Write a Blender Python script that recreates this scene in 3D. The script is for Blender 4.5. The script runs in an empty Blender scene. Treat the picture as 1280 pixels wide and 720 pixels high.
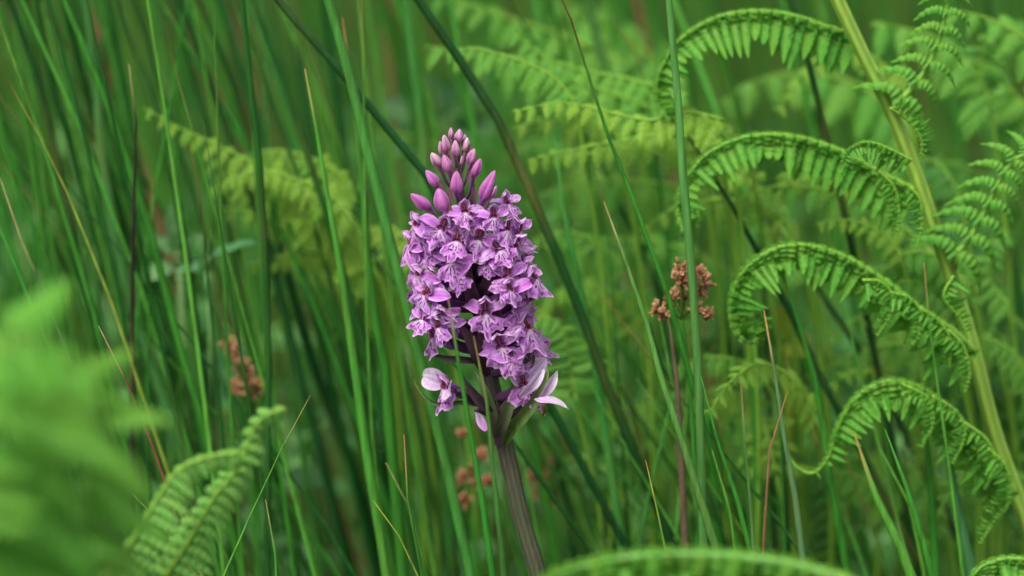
import bpy, math, random
import numpy as np
from mathutils import Vector, Matrix, noise

random.seed(7)
R = random.Random(11)
SC = bpy.context.scene
COL = SC.collection

# ------------------------------------------------------------------ camera
PITCH = math.radians(10.0)
DIST = 0.78
FX = 0.14 / DIST
CAM = Vector((0.0, -DIST * math.cos(PITCH), 0.27 + DIST * math.sin(PITCH)))
cd = bpy.data.cameras.new('camera')
cam = bpy.data.objects.new('camera', cd)
COL.objects.link(cam)
cam.location = CAM
cam.rotation_euler = (math.radians(90) - PITCH, 0, 0)
cd.sensor_width = 36.0
cd.lens = 18.0 / FX
cd.clip_start = 0.02
cd.clip_end = 400.0
cd.dof.use_dof = True
cd.dof.focus_distance = DIST - 0.010
cd.dof.aperture_fstop = 7.2
cd.dof.aperture_blades = 0
SC.camera = cam

# ------------------------------------------------------------------ light: soft overcast day
SUN_EL, SUN_AZ = math.radians(58), math.radians(-35)
world = bpy.data.worlds.new('World')
SC.world = world
world.use_nodes = True
wn = world.node_tree
wn.nodes.clear()
wo = wn.nodes.new('ShaderNodeOutputWorld')
wb = wn.nodes.new('ShaderNodeBackground')
ws = wn.nodes.new('ShaderNodeTexSky')
ws.sky_type = 'NISHITA'
ws.sun_disc = False
ws.sun_elevation = SUN_EL
ws.sun_rotation = SUN_AZ
ws.air_density = 1.0
ws.dust_density = 6.0
ws.ozone_density = 0.6
wb.inputs['Strength'].default_value = 0.15
whs = wn.nodes.new('ShaderNodeHueSaturation')      # cloud cover: the blue of the clear sky greys out
whs.inputs['Saturation'].default_value = 0.3
wn.links.new(ws.outputs[0], whs.inputs['Color'])
wn.links.new(whs.outputs[0], wb.inputs[0])
wn.links.new(wb.outputs[0], wo.inputs[0])
sl = bpy.data.lights.new('sun', 'SUN')
sl.energy = 1.3
sl.angle = math.radians(28)
sl.color = (1.0, 0.96, 0.9)
sun = bpy.data.objects.new('sun', sl)
COL.objects.link(sun)
# direction towards the sun: behind the camera, a little to the left
sd = Vector((math.sin(SUN_AZ) * math.cos(SUN_EL), -math.cos(SUN_AZ) * math.cos(SUN_EL), math.sin(SUN_EL)))
ws.sun_rotation = math.atan2(sd.x, sd.y)
sun.rotation_euler = sd.to_track_quat('Z', 'Y').to_euler()
SC.view_settings.view_transform = 'Standard'
SC.view_settings.look = 'None'
SC.view_settings.exposure = 0.45
SC.view_settings.gamma = 1.0
SC.cycles.max_bounces = 8
SC.cycles.diffuse_bounces = 4
SC.cycles.glossy_bounces = 2
SC.cycles.transmission_bounces = 5
SC.cycles.use_denoising = True
SC.cycles.sample_clamp_indirect = 4.0

# ------------------------------------------------------------------ helpers
def P(px, py, Y=0.0):
    """the point of the vertical plane at distance Y behind the orchid that is seen at px, py"""
    u = (px - 640) / 640 * FX
    v = (360 - py) / 640 * FX
    cy, sy = math.cos(PITCH), math.sin(PITCH)
    d = Vector((u, cy + v * sy, -sy + v * cy))
    return CAM + d * ((Y - CAM.y) / d.y)

def mm(Y=0.0):
    """metres for one photograph pixel at depth Y"""
    return FX / 640 * ((Y - CAM.y) / math.cos(PITCH))

def lin(r, g, b):
    f = lambda c: (c / 255 / 12.92) if c / 255 <= 0.04045 else ((c / 255 + 0.055) / 1.055) ** 2.4
    return (f(r), f(g), f(b))

def mix(a, b, t):
    t = max(0.0, min(1.0, t))
    return tuple(a[i] * (1 - t) + b[i] * t for i in range(3))

def mul(a, k):
    return tuple(x * k for x in a)

def smooth(pts, n):
    """Catmull-Rom through the points, n samples evenly spread"""
    p = [Vector(q) for q in pts]
    if len(p) == 2:
        return [p[0].lerp(p[1], i / (n - 1)) for i in range(n)]
    p = [p[0] * 2 - p[1]] + p + [p[-1] * 2 - p[-2]]
    dense = []
    for i in range(1, len(p) - 2):
        a, b, c, d = p[i - 1], p[i], p[i + 1], p[i + 2]
        for k in range(16):
            t = k / 16
            dense.append(0.5 * ((2 * b) + (c - a) * t + (2 * a - 5 * b + 4 * c - d) * t * t + (3 * b - a - 3 * c + d) * t ** 3))
    dense.append(p[-2].copy())
    L = [0.0]
    for i in range(1, len(dense)):
        L.append(L[-1] + (dense[i] - dense[i - 1]).length)
    out, j = [], 0
    for i in range(n):
        s = L[-1] * i / (n - 1)
        while j < len(L) - 2 and L[j + 1] < s:
            j += 1
        seg = L[j + 1] - L[j]
        out.append(dense[j].lerp(dense[j + 1], (s - L[j]) / seg if seg > 1e-12 else 0))
    return out

class MB:
    def __init__(self):
        self.v, self.f, self.c = [], [], []

    def tube(self, pts, rad, cols, n=6, ridge=0.0, nr=0, flat=1.0, rc=.35):
        base = len(self.v)
        m = len(pts)
        up = Vector((0, -1, 0.05))
        for i, p in enumerate(pts):
            t = (pts[min(i + 1, m - 1)] - pts[max(i - 1, 0)])
            if t.length < 1e-9:
                t = Vector((0, 0, 1))
            t.normalize()
            a = t.cross(up)
            if a.length < 1e-4:
                a = t.cross(Vector((1, 0, 0)))
            a.normalize()
            b = a.cross(t)
            r = rad[i] if hasattr(rad, '__len__') else rad
            for k in range(n):
                an = 2 * math.pi * k / n
                rr = r * (1 + ridge * math.cos(an * nr)) if nr else r
                self.v.append(p + a * (math.cos(an) * rr) + b * (math.sin(an) * rr * flat))
                c = cols[i] if isinstance(cols, list) else cols
                if nr:
                    c = mul(c, 1 + rc * math.cos(an * nr))
                self.c.append(c)
            up = b
        for i in range(m - 1):
            for k in range(n):
                k2 = (k + 1) % n
                self.f.append((base + i * n + k, base + i * n + k2, base + (i + 1) * n + k2, base + (i + 1) * n + k))
        self.f.append(tuple(base + k for k in range(n))[::-1])
        self.f.append(tuple(base + (m - 1) * n + k for k in range(n)))

    def grid(self, rows, cols):
        """rows: list of equally long lists of Vectors, cols alike"""
        base = len(self.v)
        w = len(rows[0])
        for r, c in zip(rows, cols):
            self.v.extend(r)
            self.c.extend(c)
        for i in range(len(rows) - 1):
            for k in range(w - 1):
                a = base + i * w + k
                self.f.append((a, a + 1, a + w + 1, a + w))

    def blob(self, c, rx, ry, rz, col, M=None, nu=5, nv=7, col2=None):
        base = len(self.v)
        for i in range(nu + 1):
            th = math.pi * i / nu
            for k in range(nv):
                ph = 2 * math.pi * k / nv
                p = Vector((rx * math.sin(th) * math.cos(ph), ry * math.sin(th) * math.sin(ph), rz * math.cos(th)))
                if M is not None:
                    p = M @ p
                self.v.append(Vector(c) + p)
                self.c.append(col if col2 is None else mix(col2, col, i / nu))
        for i in range(nu):
            for k in range(nv):
                k2 = (k + 1) % nv
                self.f.append((base + i * nv + k, base + (i + 1) * nv + k, base + (i + 1) * nv + k2, base + i * nv + k2))

    def mesh(self, name, mat, origin=None):
        me = bpy.data.meshes.new(name)
        vs = np.array([tuple(v) for v in self.v], dtype=np.float32)
        if origin is not None:
            vs = vs - np.array(tuple(origin), dtype=np.float32)
        me.from_pydata(vs.tolist(), [], self.f)
        at = me.color_attributes.new('Col', 'FLOAT_COLOR', 'POINT')
        cc = np.ones((len(self.v), 4), dtype=np.float32)
        cc[:, :3] = np.array(self.c, dtype=np.float32)
        at.data.foreach_set('color', cc.ravel())
        me.polygons.foreach_set('use_smooth', [True] * len(me.polygons))
        me.materials.append(mat)
        me.update()
        return me

def link(name, data, parent=None, M=None, loc=None):
    o = bpy.data.objects.new(name, data)
    COL.objects.link(o)
    if parent is not None:
        o.parent = parent
    if M is not None:
        o.matrix_local = M
    if loc is not None:
        o.location = loc
    return o

def tag(o, label, cat=None, group=None, kind=None):
    if label:
        o['label'] = label
    if cat:
        o['category'] = cat
    if group:
        o['group'] = group
    if kind:
        o['kind'] = kind
    return o

def frame(origin, X, Z, sx=1.0, sy=1.0, sz=1.0):
    """matrix with local x along X and local z near Z"""
    X = X.normalized()
    Yv = Z.cross(X)
    if Yv.length < 1e-6:
        Yv = Vector((0, 1, 0)).cross(X)
    Yv.normalize()
    Zv = X.cross(Yv)
    M = Matrix(((X.x * sx, Yv.x * sy, Zv.x * sz, origin.x), (X.y * sx, Yv.y * sy, Zv.y * sz, origin.y),
                (X.z * sx, Yv.z * sy, Zv.z * sz, origin.z), (0, 0, 0, 1)))
    return M

# ------------------------------------------------------------------ materials
def material(name, rough=0.5, spec=0.3, trans=0.0, nscale=300.0, namp=0.25, stretch=(1, 1, 1), bump=0.0,
             bscale=None, hue=0.0, tint=(1, 1, 1), sheen=0.0):
    m = bpy.data.materials.new(name)
    m.use_nodes = True
    nt = m.node_tree
    N, L = nt.nodes, nt.links
    N.clear()
    out = N.new('ShaderNodeOutputMaterial')
    pr = N.new('ShaderNodeBsdfPrincipled')
    pr.inputs['Roughness'].default_value = rough
    pr.inputs['Specular IOR Level'].default_value = spec
    pr.inputs['Sheen Weight'].default_value = sheen
    at = N.new('ShaderNodeAttribute')
    at.attribute_name = 'Col'
    tc = N.new('ShaderNodeTexCoord')
    mp = N.new('ShaderNodeMapping')
    mp.inputs['Scale'].default_value = stretch
    L.new(tc.outputs['Object'], mp.inputs['Vector'])
    no = N.new('ShaderNodeTexNoise')
    no.inputs['Scale'].default_value = nscale
    no.inputs['Detail'].default_value = 4
    L.new(mp.outputs[0], no.inputs['Vector'])
    mr = N.new('ShaderNodeMapRange')
    mr.inputs['From Min'].default_value = 0.25
    mr.inputs['From Max'].default_value = 0.75
    mr.inputs['To Min'].default_value = 1 - namp
    mr.inputs['To Max'].default_value = 1 + namp
    L.new(no.outputs[0], mr.inputs['Value'])
    hs = N.new('ShaderNodeHueSaturation')
    L.new(at.outputs['Color'], hs.inputs['Color'])
    L.new(mr.outputs[0], hs.inputs['Value'])
    if hue:
        oi = N.new('ShaderNodeObjectInfo')
        m2 = N.new('ShaderNodeMapRange')
        m2.inputs['To Min'].default_value = 0.5 - hue
        m2.inputs['To Max'].default_value = 0.5 + hue
        L.new(oi.outputs['Random'], m2.inputs['Value'])
        L.new(m2.outputs[0], hs.inputs['Hue'])
    L.new(hs.outputs[0], pr.inputs['Base Color'])
    if bump:
        bp = N.new('ShaderNodeBump')
        bp.inputs['Strength'].default_value = bump
        bp.inputs['Distance'].default_value = 0.0003
        if bscale:
            n2 = N.new('ShaderNodeTexNoise')
            n2.inputs['Scale'].default_value = bscale
            L.new(mp.outputs[0], n2.inputs['Vector'])
            L.new(n2.outputs[0], bp.inputs['Height'])
        else:
            L.new(no.outputs[0], bp.inputs['Height'])
        L.new(bp.outputs[0], pr.inputs['Normal'])
    if trans:
        tr = N.new('ShaderNodeBsdfTranslucent')
        L.new(hs.outputs[0], tr.inputs['Color'])
        mx = N.new('ShaderNodeMixShader')
        mx.inputs[0].default_value = trans
        L.new(pr.outputs[0], mx.inputs[1])
        L.new(tr.outputs[0], mx.inputs[2])
        L.new(mx.outputs[0], out.inputs[0])
    else:
        L.new(pr.outputs[0], out.inputs[0])
    return m

M_RUSH = material('rush', 0.5, 0.22, 0.18, 900, 0.36, (1, 1, 0.06), 0.25, hue=0.008)
M_FERN = material('fern_leaf', 0.45, 0.3, 0.36, 700, 0.22, (1, 1, 1), 0.2, hue=0.01)
M_STALK = material('fern_stalk', 0.45, 0.35, 0.15, 500, 0.2, (1, 1, 0.08), 0.2)
M_LEAF = material('herb_leaf', 0.5, 0.3, 0.3, 250, 0.25, (1, 1, 1), 0.4)
M_PETAL = material('petal', 0.5, 0.25, 0.35, 900, 0.16, (1, 1, 1), 0.35, bscale=1800, hue=0.012, sheen=0.25)
M_OSTEM = material('orchid_stem', 0.5, 0.35, 0.05, 1200, 0.3, (1, 1, 0.05), 0.3)
M_DRY = material('dry_rush', 0.7, 0.2, 0.1, 900, 0.35, (1, 1, 0.2), 0.3)
M_SOIL = material('soil', 0.95, 0.1, 0, 40, 0.5, (1, 1, 1), 0.8)

# ------------------------------------------------------------------ ground
mb = MB()
def gz(x, y):
    return 0.018 * noise.noise(Vector((x * 1.3, y * 1.3, 0.3))) + 0.006 * noise.noise(Vector((x * 9, y * 9, 2.3)))
ys = [-3 + 0.09 * i for i in range(100)] + [6 + 1.5 ** k for k in range(0, 14)]
xs = [-(1.5 ** k) - 3.4 for k in range(12, 0, -1)] + [-3.4 + 0.1 * i for i in range(69)] + [3.4 + 1.5 ** k for k in range(1, 13)]
soil = lin(58, 50, 34)
mb.grid([[Vector((x, y, gz(x, y))) for x in xs] for y in ys], [[mix(soil, lin(52, 74, 34), 0.5 + 0.9 * noise.noise(Vector((x * 4, y * 4, 5)))) for x in xs] for y in ys])
o = link('ground', mb.mesh('ground', M_SOIL))
tag(o, 'dark damp meadow soil under the rushes and ferns', None, kind='structure')

# ------------------------------------------------------------------ rush and grass stems
GREENS = {
    'mid': lin(62, 136, 44), 'dark': lin(38, 94, 34), 'light': lin(88, 158, 56), 'blue': lin(72, 144, 60),
    'yellow': lin(138, 160, 62), 'deep': lin(30, 78, 32), 'purple': lin(52, 48, 40), 'brown': lin(132, 94, 62),
    'grey': lin(86, 132, 72), 'bright': lin(96, 160, 50),
}
TIPB = lin(140, 84, 48)
TIPP = lin(176, 156, 108)

def stem_mesh(mbx, pts, w, col, tip=None, tiplen=0.06, n=6, flat=1.0, taper=0.35, seg=None, whole=False):
    """pts run from the tip to the base"""
    L = sum((pts[i + 1] - pts[i]).length for i in range(len(pts) - 1))
    seg = seg or max(8, min(26, int(L / 0.016)))
    q = smooth(pts, seg)
    rad, cols = [], []
    for i in range(seg):
        s = i / (seg - 1)
        d = s * L
        k = min(1.0, 0.08 + (d / (L * taper)) ** 0.65 * 0.92)
        rad.append(max(w * 0.5 * k, w * 0.05))
        c = mul(col, 1.0 + 0.3 * noise.noise(Vector((d * 22, w * 9000, col[0] * 50))))
        c = mix(c, lin(140, 130, 66), 0.9 * max(0, noise.noise(Vector((d * 60, w * 5000, col[1] * 70))) - .25))
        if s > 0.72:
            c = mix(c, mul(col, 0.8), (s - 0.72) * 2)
        if tip is not None and d < tiplen:
            c = mix(tip, c, max(0, (d / tiplen - 0.55) / 0.45))
        cols.append(c)
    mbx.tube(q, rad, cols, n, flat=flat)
    return q

def to_ground(pts, R_, spread=0.3):
    """extend the last point down to the soil along its own lean"""
    a, b = pts[-2], pts[-1]
    d = (b - a).normalized()
    d = Vector((d.x * 0.8, d.y, min(d.z, -0.55))).normalized()
    g = b + d * ((b.z - 0.0) / -d.z)
    g.z = gz(g.x, g.y) - 0.004
    m_ = b.lerp(g, 0.5) + Vector((d.x * 0.01, R_.uniform(-.005, .005), 0))
    return pts + [m_, g]

def rush(px, Y, w, col, label, tip=None, tiplen=0.05, extend=0.0, flat=1.0, name='rush_stem', cat='rush stem',
         group='rush stems standing round the orchid', taper=0.35, dY=0.0, ground=True, mat=None):
    """px: photo points tip -> base; Y depth; w width in photo pixels"""
    n = len(px)
    pts = [P(x, y, Y + dY * (1 - i / (n - 1))) for i, (x, y) in enumerate(px)]
    if extend:
        d = (pts[0] - pts[1]).normalized()
        pts = [pts[0] + d * extend + Vector((d.x * extend * 0.2, 0, -extend * 0.05)), pts[0] + d * extend * 0.5] + pts
    if ground:
        pts = to_ground(pts, R)
    base = pts[-1].copy()
    m = MB()
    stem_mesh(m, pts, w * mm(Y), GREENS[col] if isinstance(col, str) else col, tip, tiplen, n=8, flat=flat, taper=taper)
    o = link(name, m.mesh(name, mat or M_RUSH, base), loc=base)
    tag(o, label, cat, group)
    return o

rush([(0, 10), (20, 80), (35, 165), (48, 250), (60, 360), (66, 430)], 0.11, 9, 'mid', 'green rush stem entering at the left edge just below the top corner', extend=0.12)
rush([(12, 0), (45, 90), (60, 150), (80, 240), (105, 360), (130, 440)], 0.10, 9, 'deep', 'dark narrow rush stem second from the left edge, crossing above the blurred fern', extend=0.1)
rush([(48, 0), (62, 100), (95, 200), (125, 310), (145, 380), (170, 470)], 0.13, 11, 'dark', 'broad dark green rush stem leaning right, left of the long bright one', extend=0.1)
rush([(80, 0), (120, 95), (145, 160), (170, 235), (190, 295), (207, 365), (232, 460), (262, 560)], 0.06, 9.5, 'mid', 'long sharp green rush stem leaning right across the upper left corner', extend=0.12)
rush([(105, 0), (118, 75), (128, 200), (147, 310), (160, 365), (190, 460), (215, 530)], 0.12, 14, lin(78, 136, 66), 'thick grey green rush stem behind the long leaning one at upper left', extend=0.1)
rush([(14, 108), (22, 122), (35, 145), (65, 200), (90, 255), (120, 330), (150, 410)], 0.04, 5, 'yellow', 'thin yellow green blade with a brown tip near the left edge', tip=TIPB, tiplen=0.012)
rush([(161, 80), (168, 86), (171, 105), (171, 140), (169, 200), (166, 300), (165, 450)], 0.05, 9, 'purple', 'dark purplish dead rush stem with a pale hooked tip at upper left', tip=TIPP, tiplen=0.011, taper=0.5)
rush([(132, 0), (145, 100), (152, 160), (160, 240), (172, 330)], 0.16, 8, 'mid', 'green rush stem crossing just left of the dark hooked tip stem', extend=0.1)
rush([(147, 0), (170, 65), (187, 120), (215, 205), (222, 260), (238, 350)], 0.12, 8, 'deep', 'narrow dark rush stem leaning right over the left golden fern tip', extend=0.1)
rush([(190, 0), (205, 80), (215, 160), (228, 290), (240, 400)], 0.20, 18, lin(82, 146, 64), 'wide soft pale green rush stem in front of the left golden fern', extend=0.15)
rush([(215, 0), (235, 60), (250, 125), (262, 170), (280, 250)], 0.17, 8, 'dark', 'dark rush stem from the top edge, left of a similar longer one', extend=0.1)
rush([(224, 0), (252, 75), (280, 150), (300, 210), (330, 290), (352, 370)], 0.12, 9, 'deep', 'dark rush stem slanting down right over the middle of the left golden fern', extend=0.1)
rush([(303, 0), (312, 100), (325, 210), (330, 300), (335, 400), (335, 480)], 0.05, 9, 'dark', 'upright dark green rush stem in front of the left golden fern', extend=0.1)
rush([(238, 183), (243, 197), (249, 225), (255, 300), (262, 370)], 0.06, 6, 'dark', 'short dark rush with a reddish tip, low in front of the left fern', tip=TIPB, tiplen=0.02)
rush([(284, 205), (276, 240), (268, 285), (262, 350)], 0.12, 5, 'dark', 'thin brown tipped rush leaning left in front of the left fern', tip=TIPB, tiplen=0.015)
rush([(86, 190), (90, 205), (100, 250), (115, 320), (127, 380)], 0.08, 7, 'grey', 'short grey green pointed rush between two dark stems at the left', taper=0.5)
rush([(190, 222), (192, 245), (189, 280), (187, 350)], 0.07, 5, 'mid', 'thin green rush with a yellow tip left of the pale herb leaves', tip=lin(150, 140, 60), tiplen=0.012)
rush([(0, 222), (10, 250), (30, 310), (52, 360)], 0.03, 6, 'grey', 'pale straw rush at the left edge just above the blurred fern', tip=TIPP, tiplen=0.03)
rush([(347, 0), (385, 45), (428, 92), (480, 155), (527, 217), (560, 270)], 0.055, 10, 'deep', 'dark green rush crossing from the top edge down behind the orchid buds', extend=0.14, dY=0.0)
rush([(410, 0), (432, 75), (450, 150), (465, 215), (485, 290), (500, 350), (520, 430), (540, 510), (562, 600)], 0.04, 13, lin(80, 146, 60), 'thick mid green rush stem running down just left of the orchid', extend=0.14)
rush([(381, 86), (386, 110), (396, 165), (410, 250), (425, 330), (432, 380), (445, 470), (460, 580), (480, 700)], 0.035, 12, 'light', 'pale green rush with a yellow pointed tip, two stems left of the orchid', tip=lin(170, 150, 76), tiplen=0.014, taper=0.3)
rush([(428, 22), (434, 60), (445, 150), (455, 250), (462, 360), (480, 445), (489, 560), (503, 710)], 0.055, 14, 'mid', 'rush stem with a long orange brown dry tip left of the orchid', tip=lin(158, 92, 52), tiplen=0.018)
rush([(315, 0), (345, 75), (375, 165), (395, 225), (412, 280), (440, 380), (470, 490)], 0.09, 9, 'dark', 'dark rush slanting down right between the left fern and the orchid', extend=0.1)
rush([(367, 15), (380, 100), (396, 200), (416, 285), (430, 350)], 0.15, 9, 'dark', 'soft dark rush behind the pale yellow tipped one', extend=0.0)
rush([(240, 45), (265, 110), (285, 165), (310, 240)], 0.2, 10, 'dark', 'short soft dark rush behind the left fern top', extend=0.05)
rush([(507, 0), (520, 100), (530, 165), (536, 300), (545, 420)], 0.14, 14, 'blue', 'soft bluish green upright rush directly behind the orchid top', extend=0.12)
rush([(523, 0), (560, 55), (602, 112), (640, 185), (672, 262), (710, 350), (742, 435), (772, 520), (812, 610)], 0.06, 12, 'deep', 'long dark green rush sweeping from the top edge down right of the orchid', extend=0.14)
rush([(360, 345), (385, 435), (410, 505), (435, 565), (450, 620)], 0.16, 15, 'deep', 'broad dark soft rush slanting at the lower left of the orchid', extend=0.12)
rush([(388, 494), (378, 512), (355, 555), (320, 630), (282, 715)], -0.02, 6, 'light', 'thin blade leaning left with a tan tip in front of the lower left stems', tip=lin(168, 130, 80), tiplen=0.006, taper=0.6)
rush([(332, 624), (338, 642), (343, 670), (345, 715)], 0.0, 5, 'light', 'tiny pale tipped blade at the bottom beside the foreground fern', tip=TIPP, tiplen=0.008)
rush([(505, 543), (505, 570), (507, 605), (514, 650), (527, 715)], -0.01, 7, 'mid', 'short rush with a pinkish brown tip low left of the orchid stem', tip=lin(176, 118, 84), tiplen=0.012)
rush([(466, 625), (478, 642), (492, 660), (508, 690)], -0.01, 4.5, 'yellow', 'little yellow grass tip at the bottom left of the orchid stem', tip=lin(186, 180, 60), tiplen=0.008)
rush([(482, 578), (492, 592), (506, 618), (518, 660)], 0.02, 5, 'mid', 'small buff tipped leaf low left of the orchid stem', tip=TIPP, tiplen=0.009)
rush([(560, 372), (563, 396), (567, 422), (576, 468), (586, 530), (600, 610), (612, 690)], -0.05, 11, 'mid', 'soft green rush in front of the orchid flowers, the left one of two', tip=lin(130, 110, 60), tiplen=0.014)
rush([(592, 420), (597, 432), (602, 452), (608, 498), (613, 550), (620, 625), (628, 700)], -0.045, 10, lin(84, 138, 60), 'soft green rush in front of the orchid stem, the right one of two', tip=lin(130, 100, 60), tiplen=0.02)
rush([(694, 175), (704, 262), (718, 330), (732, 391), (744, 452), (755, 528), (766, 605), (778, 690)], 0.07, 12, 'blue', 'bluish green rush running down just right of the orchid flowers', extend=0.0, taper=0.25)
rush([(704, 0), (713, 22), (722, 45), (735, 92), (751, 142), (770, 198), (788, 240), (806, 290), (826, 345), (842, 395)], 0.015, 7, 'mid', 'thin rush with a dark red brown upper end right of the orchid', tip=lin(104, 60, 40), tiplen=0.028, extend=0.012, taper=0.3)
rush([(755, 252), (762, 266), (769, 283), (783, 330), (800, 380), (817, 430), (828, 479), (848, 537), (868, 603), (896, 689)], 0.0, 11, lin(92, 148, 66), 'sharp green rush with a buff tip slanting between orchid and rush flower head', tip=lin(150, 120, 84), tiplen=0.011, taper=0.3)
rush([(835, -10), (840, 43), (848, 133), (853, 213), (861, 297), (866, 360), (870, 407), (874, 500), (877, 603), (880, 690)], 0.01, 11, lin(84, 146, 70), 'upright rush crossing in front of the brown rush flower head', extend=0.1)
rush([(835, 396), (841, 430), (848, 498), (852, 596), (857, 689)], 0.03, 9.5, (0.16, 0.115, 0.065), 'dead brown stem fading to grey below the rush flower head', name='dead_rush_stem', mat=M_DRY, taper=0.15)
rush([(876, 470), (891, 533), (910, 588), (938, 689)], 0.0, 9, 'mid', 'green rush forking right from below the rush flower head', taper=0.3)
rush([(807, 575), (811, 592), (818, 626), (831, 685)], -0.01, 6, 'bright', 'small yellow green grass tip between two rushes at the bottom middle', tip=lin(176, 150, 60), tiplen=0.007)
rush([(890, 562), (898, 580), (907, 611), (919, 689)], 0.005, 8, 'bright', 'bright green blade at the bottom, right of the orchid', taper=0.4)
rush([(926, 477), (925, 500), (927, 525), (934, 580), (942, 689)], 0.01, 7, lin(96, 142, 74), 'slim rush with a buff tip below the fern coil', tip=lin(160, 120, 80), tiplen=0.012)
rush([(940, 330), (941, 440), (943, 518), (946, 600), (948, 689)], 0.08, 10, 'mid', 'soft upright green rush behind the slim buff tipped one')
rush([(984, 490), (974, 502), (967, 525), (961, 576), (956, 655)], 0.005, 6, 'brown', 'withered brown blade with a bent over tip at the lower right', name='dead_rush_stem', mat=M_DRY, tip=lin(170, 120, 78), tiplen=0.02)
rush([(955, 388), (960, 405), (964, 440), (972, 487), (982, 557), (996, 634), (1003, 695)], 0.01, 11, lin(94, 134, 84), 'grey green rush with a buff tip that starts inside the fern coil', tip=lin(200, 140, 90), tiplen=0.01)
rush([(972, 480), (978, 560), (982, 630), (985, 695)], 0.06, 9, 'deep', 'dark strip standing for the shadow left of the grey green rush at lower right', taper=0.2)  # dark strip paints the shadow along the left of the grey green rush
rush([(975, 330), (992, 385), (1010, 440), (1024, 498), (1034, 576), (1045, 642), (1057, 705)], 0.04, 10, 'mid', 'green rush running down behind the lowest fern curl', taper=0.3)
rush([(840, 140), (873, 190), (905, 240), (930, 283), (958, 335), (983, 380), (1010, 440), (1050, 518), (1085, 580)], 0.07, 9, 'deep', 'dark slanting rush passing under the second fern arch', extend=0.0, taper=0.2)
rush([(905, 180), (937, 230), (980, 300), (1030, 372), (1075, 440), (1120, 520)], 0.12, 9, (0.016, 0.05, 0.02), 'very dark slanting rush behind the third fern arch')
rush([(942, 130), (948, 220), (953, 313), (957, 400)], 0.12, 8, 'deep', 'dark upright rush crossing behind the second fern arch')
rush([(1106, 536), (1127, 590), (1147, 658), (1163, 712)], 0.0, 10, 'mid', 'green rush leaning right under the lowest fern curl', taper=0.2)
rush([(1068, 542), (1078, 575), (1092, 615), (1116, 666), (1137, 716)], -0.05, 17, 'light', 'broad pale soft rush with a tan tip at the lower right', tip=lin(160, 120, 70), tiplen=0.008, taper=0.25)
rush([(1100, 560), (1122, 600), (1140, 640), (1150, 690)], 0.03, 8, 'bright', 'bright leaf curving beside the broad pale rush', taper=0.4)
rush([(1156, 480), (1160, 576), (1166, 634), (1169, 712)], 0.05, 12, 'mid', 'upright green rush below the lowest fern frond', taper=0.2)
rush([(1176, 500), (1184, 565), (1197, 634), (1214, 712)], 0.04, 15, lin(72, 130, 72), 'wide bluish rush at the lower right below the fern frond', taper=0.2)
rush([(1155, 328), (1156, 358), (1159, 390), (1165, 423), (1173, 490), (1182, 550)], 0.02, 5.5, 'light', 'thin rush with an orange tip beside the tall fern stalk', tip=lin(190, 120, 80), tiplen=0.011)
rush([(988, 0), (1010, 67), (1023, 133), (1036, 185), (1052, 250)], 0.08, 9, 'deep', 'dark rush crossing the first fern arch at its right end', extend=0.1)
rush([(1095, 30), (1115, 60), (1135, 110), (1160, 200)], 0.2, 12, 'deep', 'soft dark rush behind the tall fern stalk')
rush([(735, 0), (748, 60), (765, 120), (790, 220)], 0.2, 12, lin(72, 130, 60), 'soft green rush behind the thin red brown ended one', extend=0.1)
rush([(760, 14), (775, 42), (792, 62), (806, 100), (818, 180)], 0.12, 5, 'mid', 'thin curving rush with a brown upper end above the ragged fern', tip=lin(130, 84, 56), tiplen=0.025)
rush([(123, 407), (135, 428), (147, 450), (175, 520), (208, 600), (222, 660)], 0.0, 6, (0.17, 0.065, 0.04), 'thin reddish brown dead blade coming out beside the blurred fern', name='dead_rush_stem', mat=M_DRY, tip=TIPP, tiplen=0.008)
rush([(148, 600), (168, 622), (190, 642), (225, 690)], -0.01, 5, 'yellow', 'yellow green blade crossing behind the foreground fern at lower left', taper=0.5)
rush([(216, 380), (240, 490), (262, 580), (285, 660)], 0.09, 10, 'mid', 'green rush descending behind the tip of the foreground fern')
rush([(262, 350), (266, 430), (268, 520), (270, 600)], 0.1, 9, 'deep', 'dark upright rush over the round blurred leaf at lower left')
rush([(780, 440), (790, 520), (812, 600), (830, 680)], 0.13, 16, 'deep', 'broad dark soft rush right of the orchid near the bottom')
rush([(690, 520), (700, 600), (716, 660), (725, 705)], 0.13, 18, 'deep', 'broad dark soft rush just right of the orchid stem')
rush([(1240, 60), (1250, 160), (1262, 260), (1270, 330)], 0.25, 12, 'dark', 'soft dark rush at the right edge behind the ferns', extend=0.1)

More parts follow.
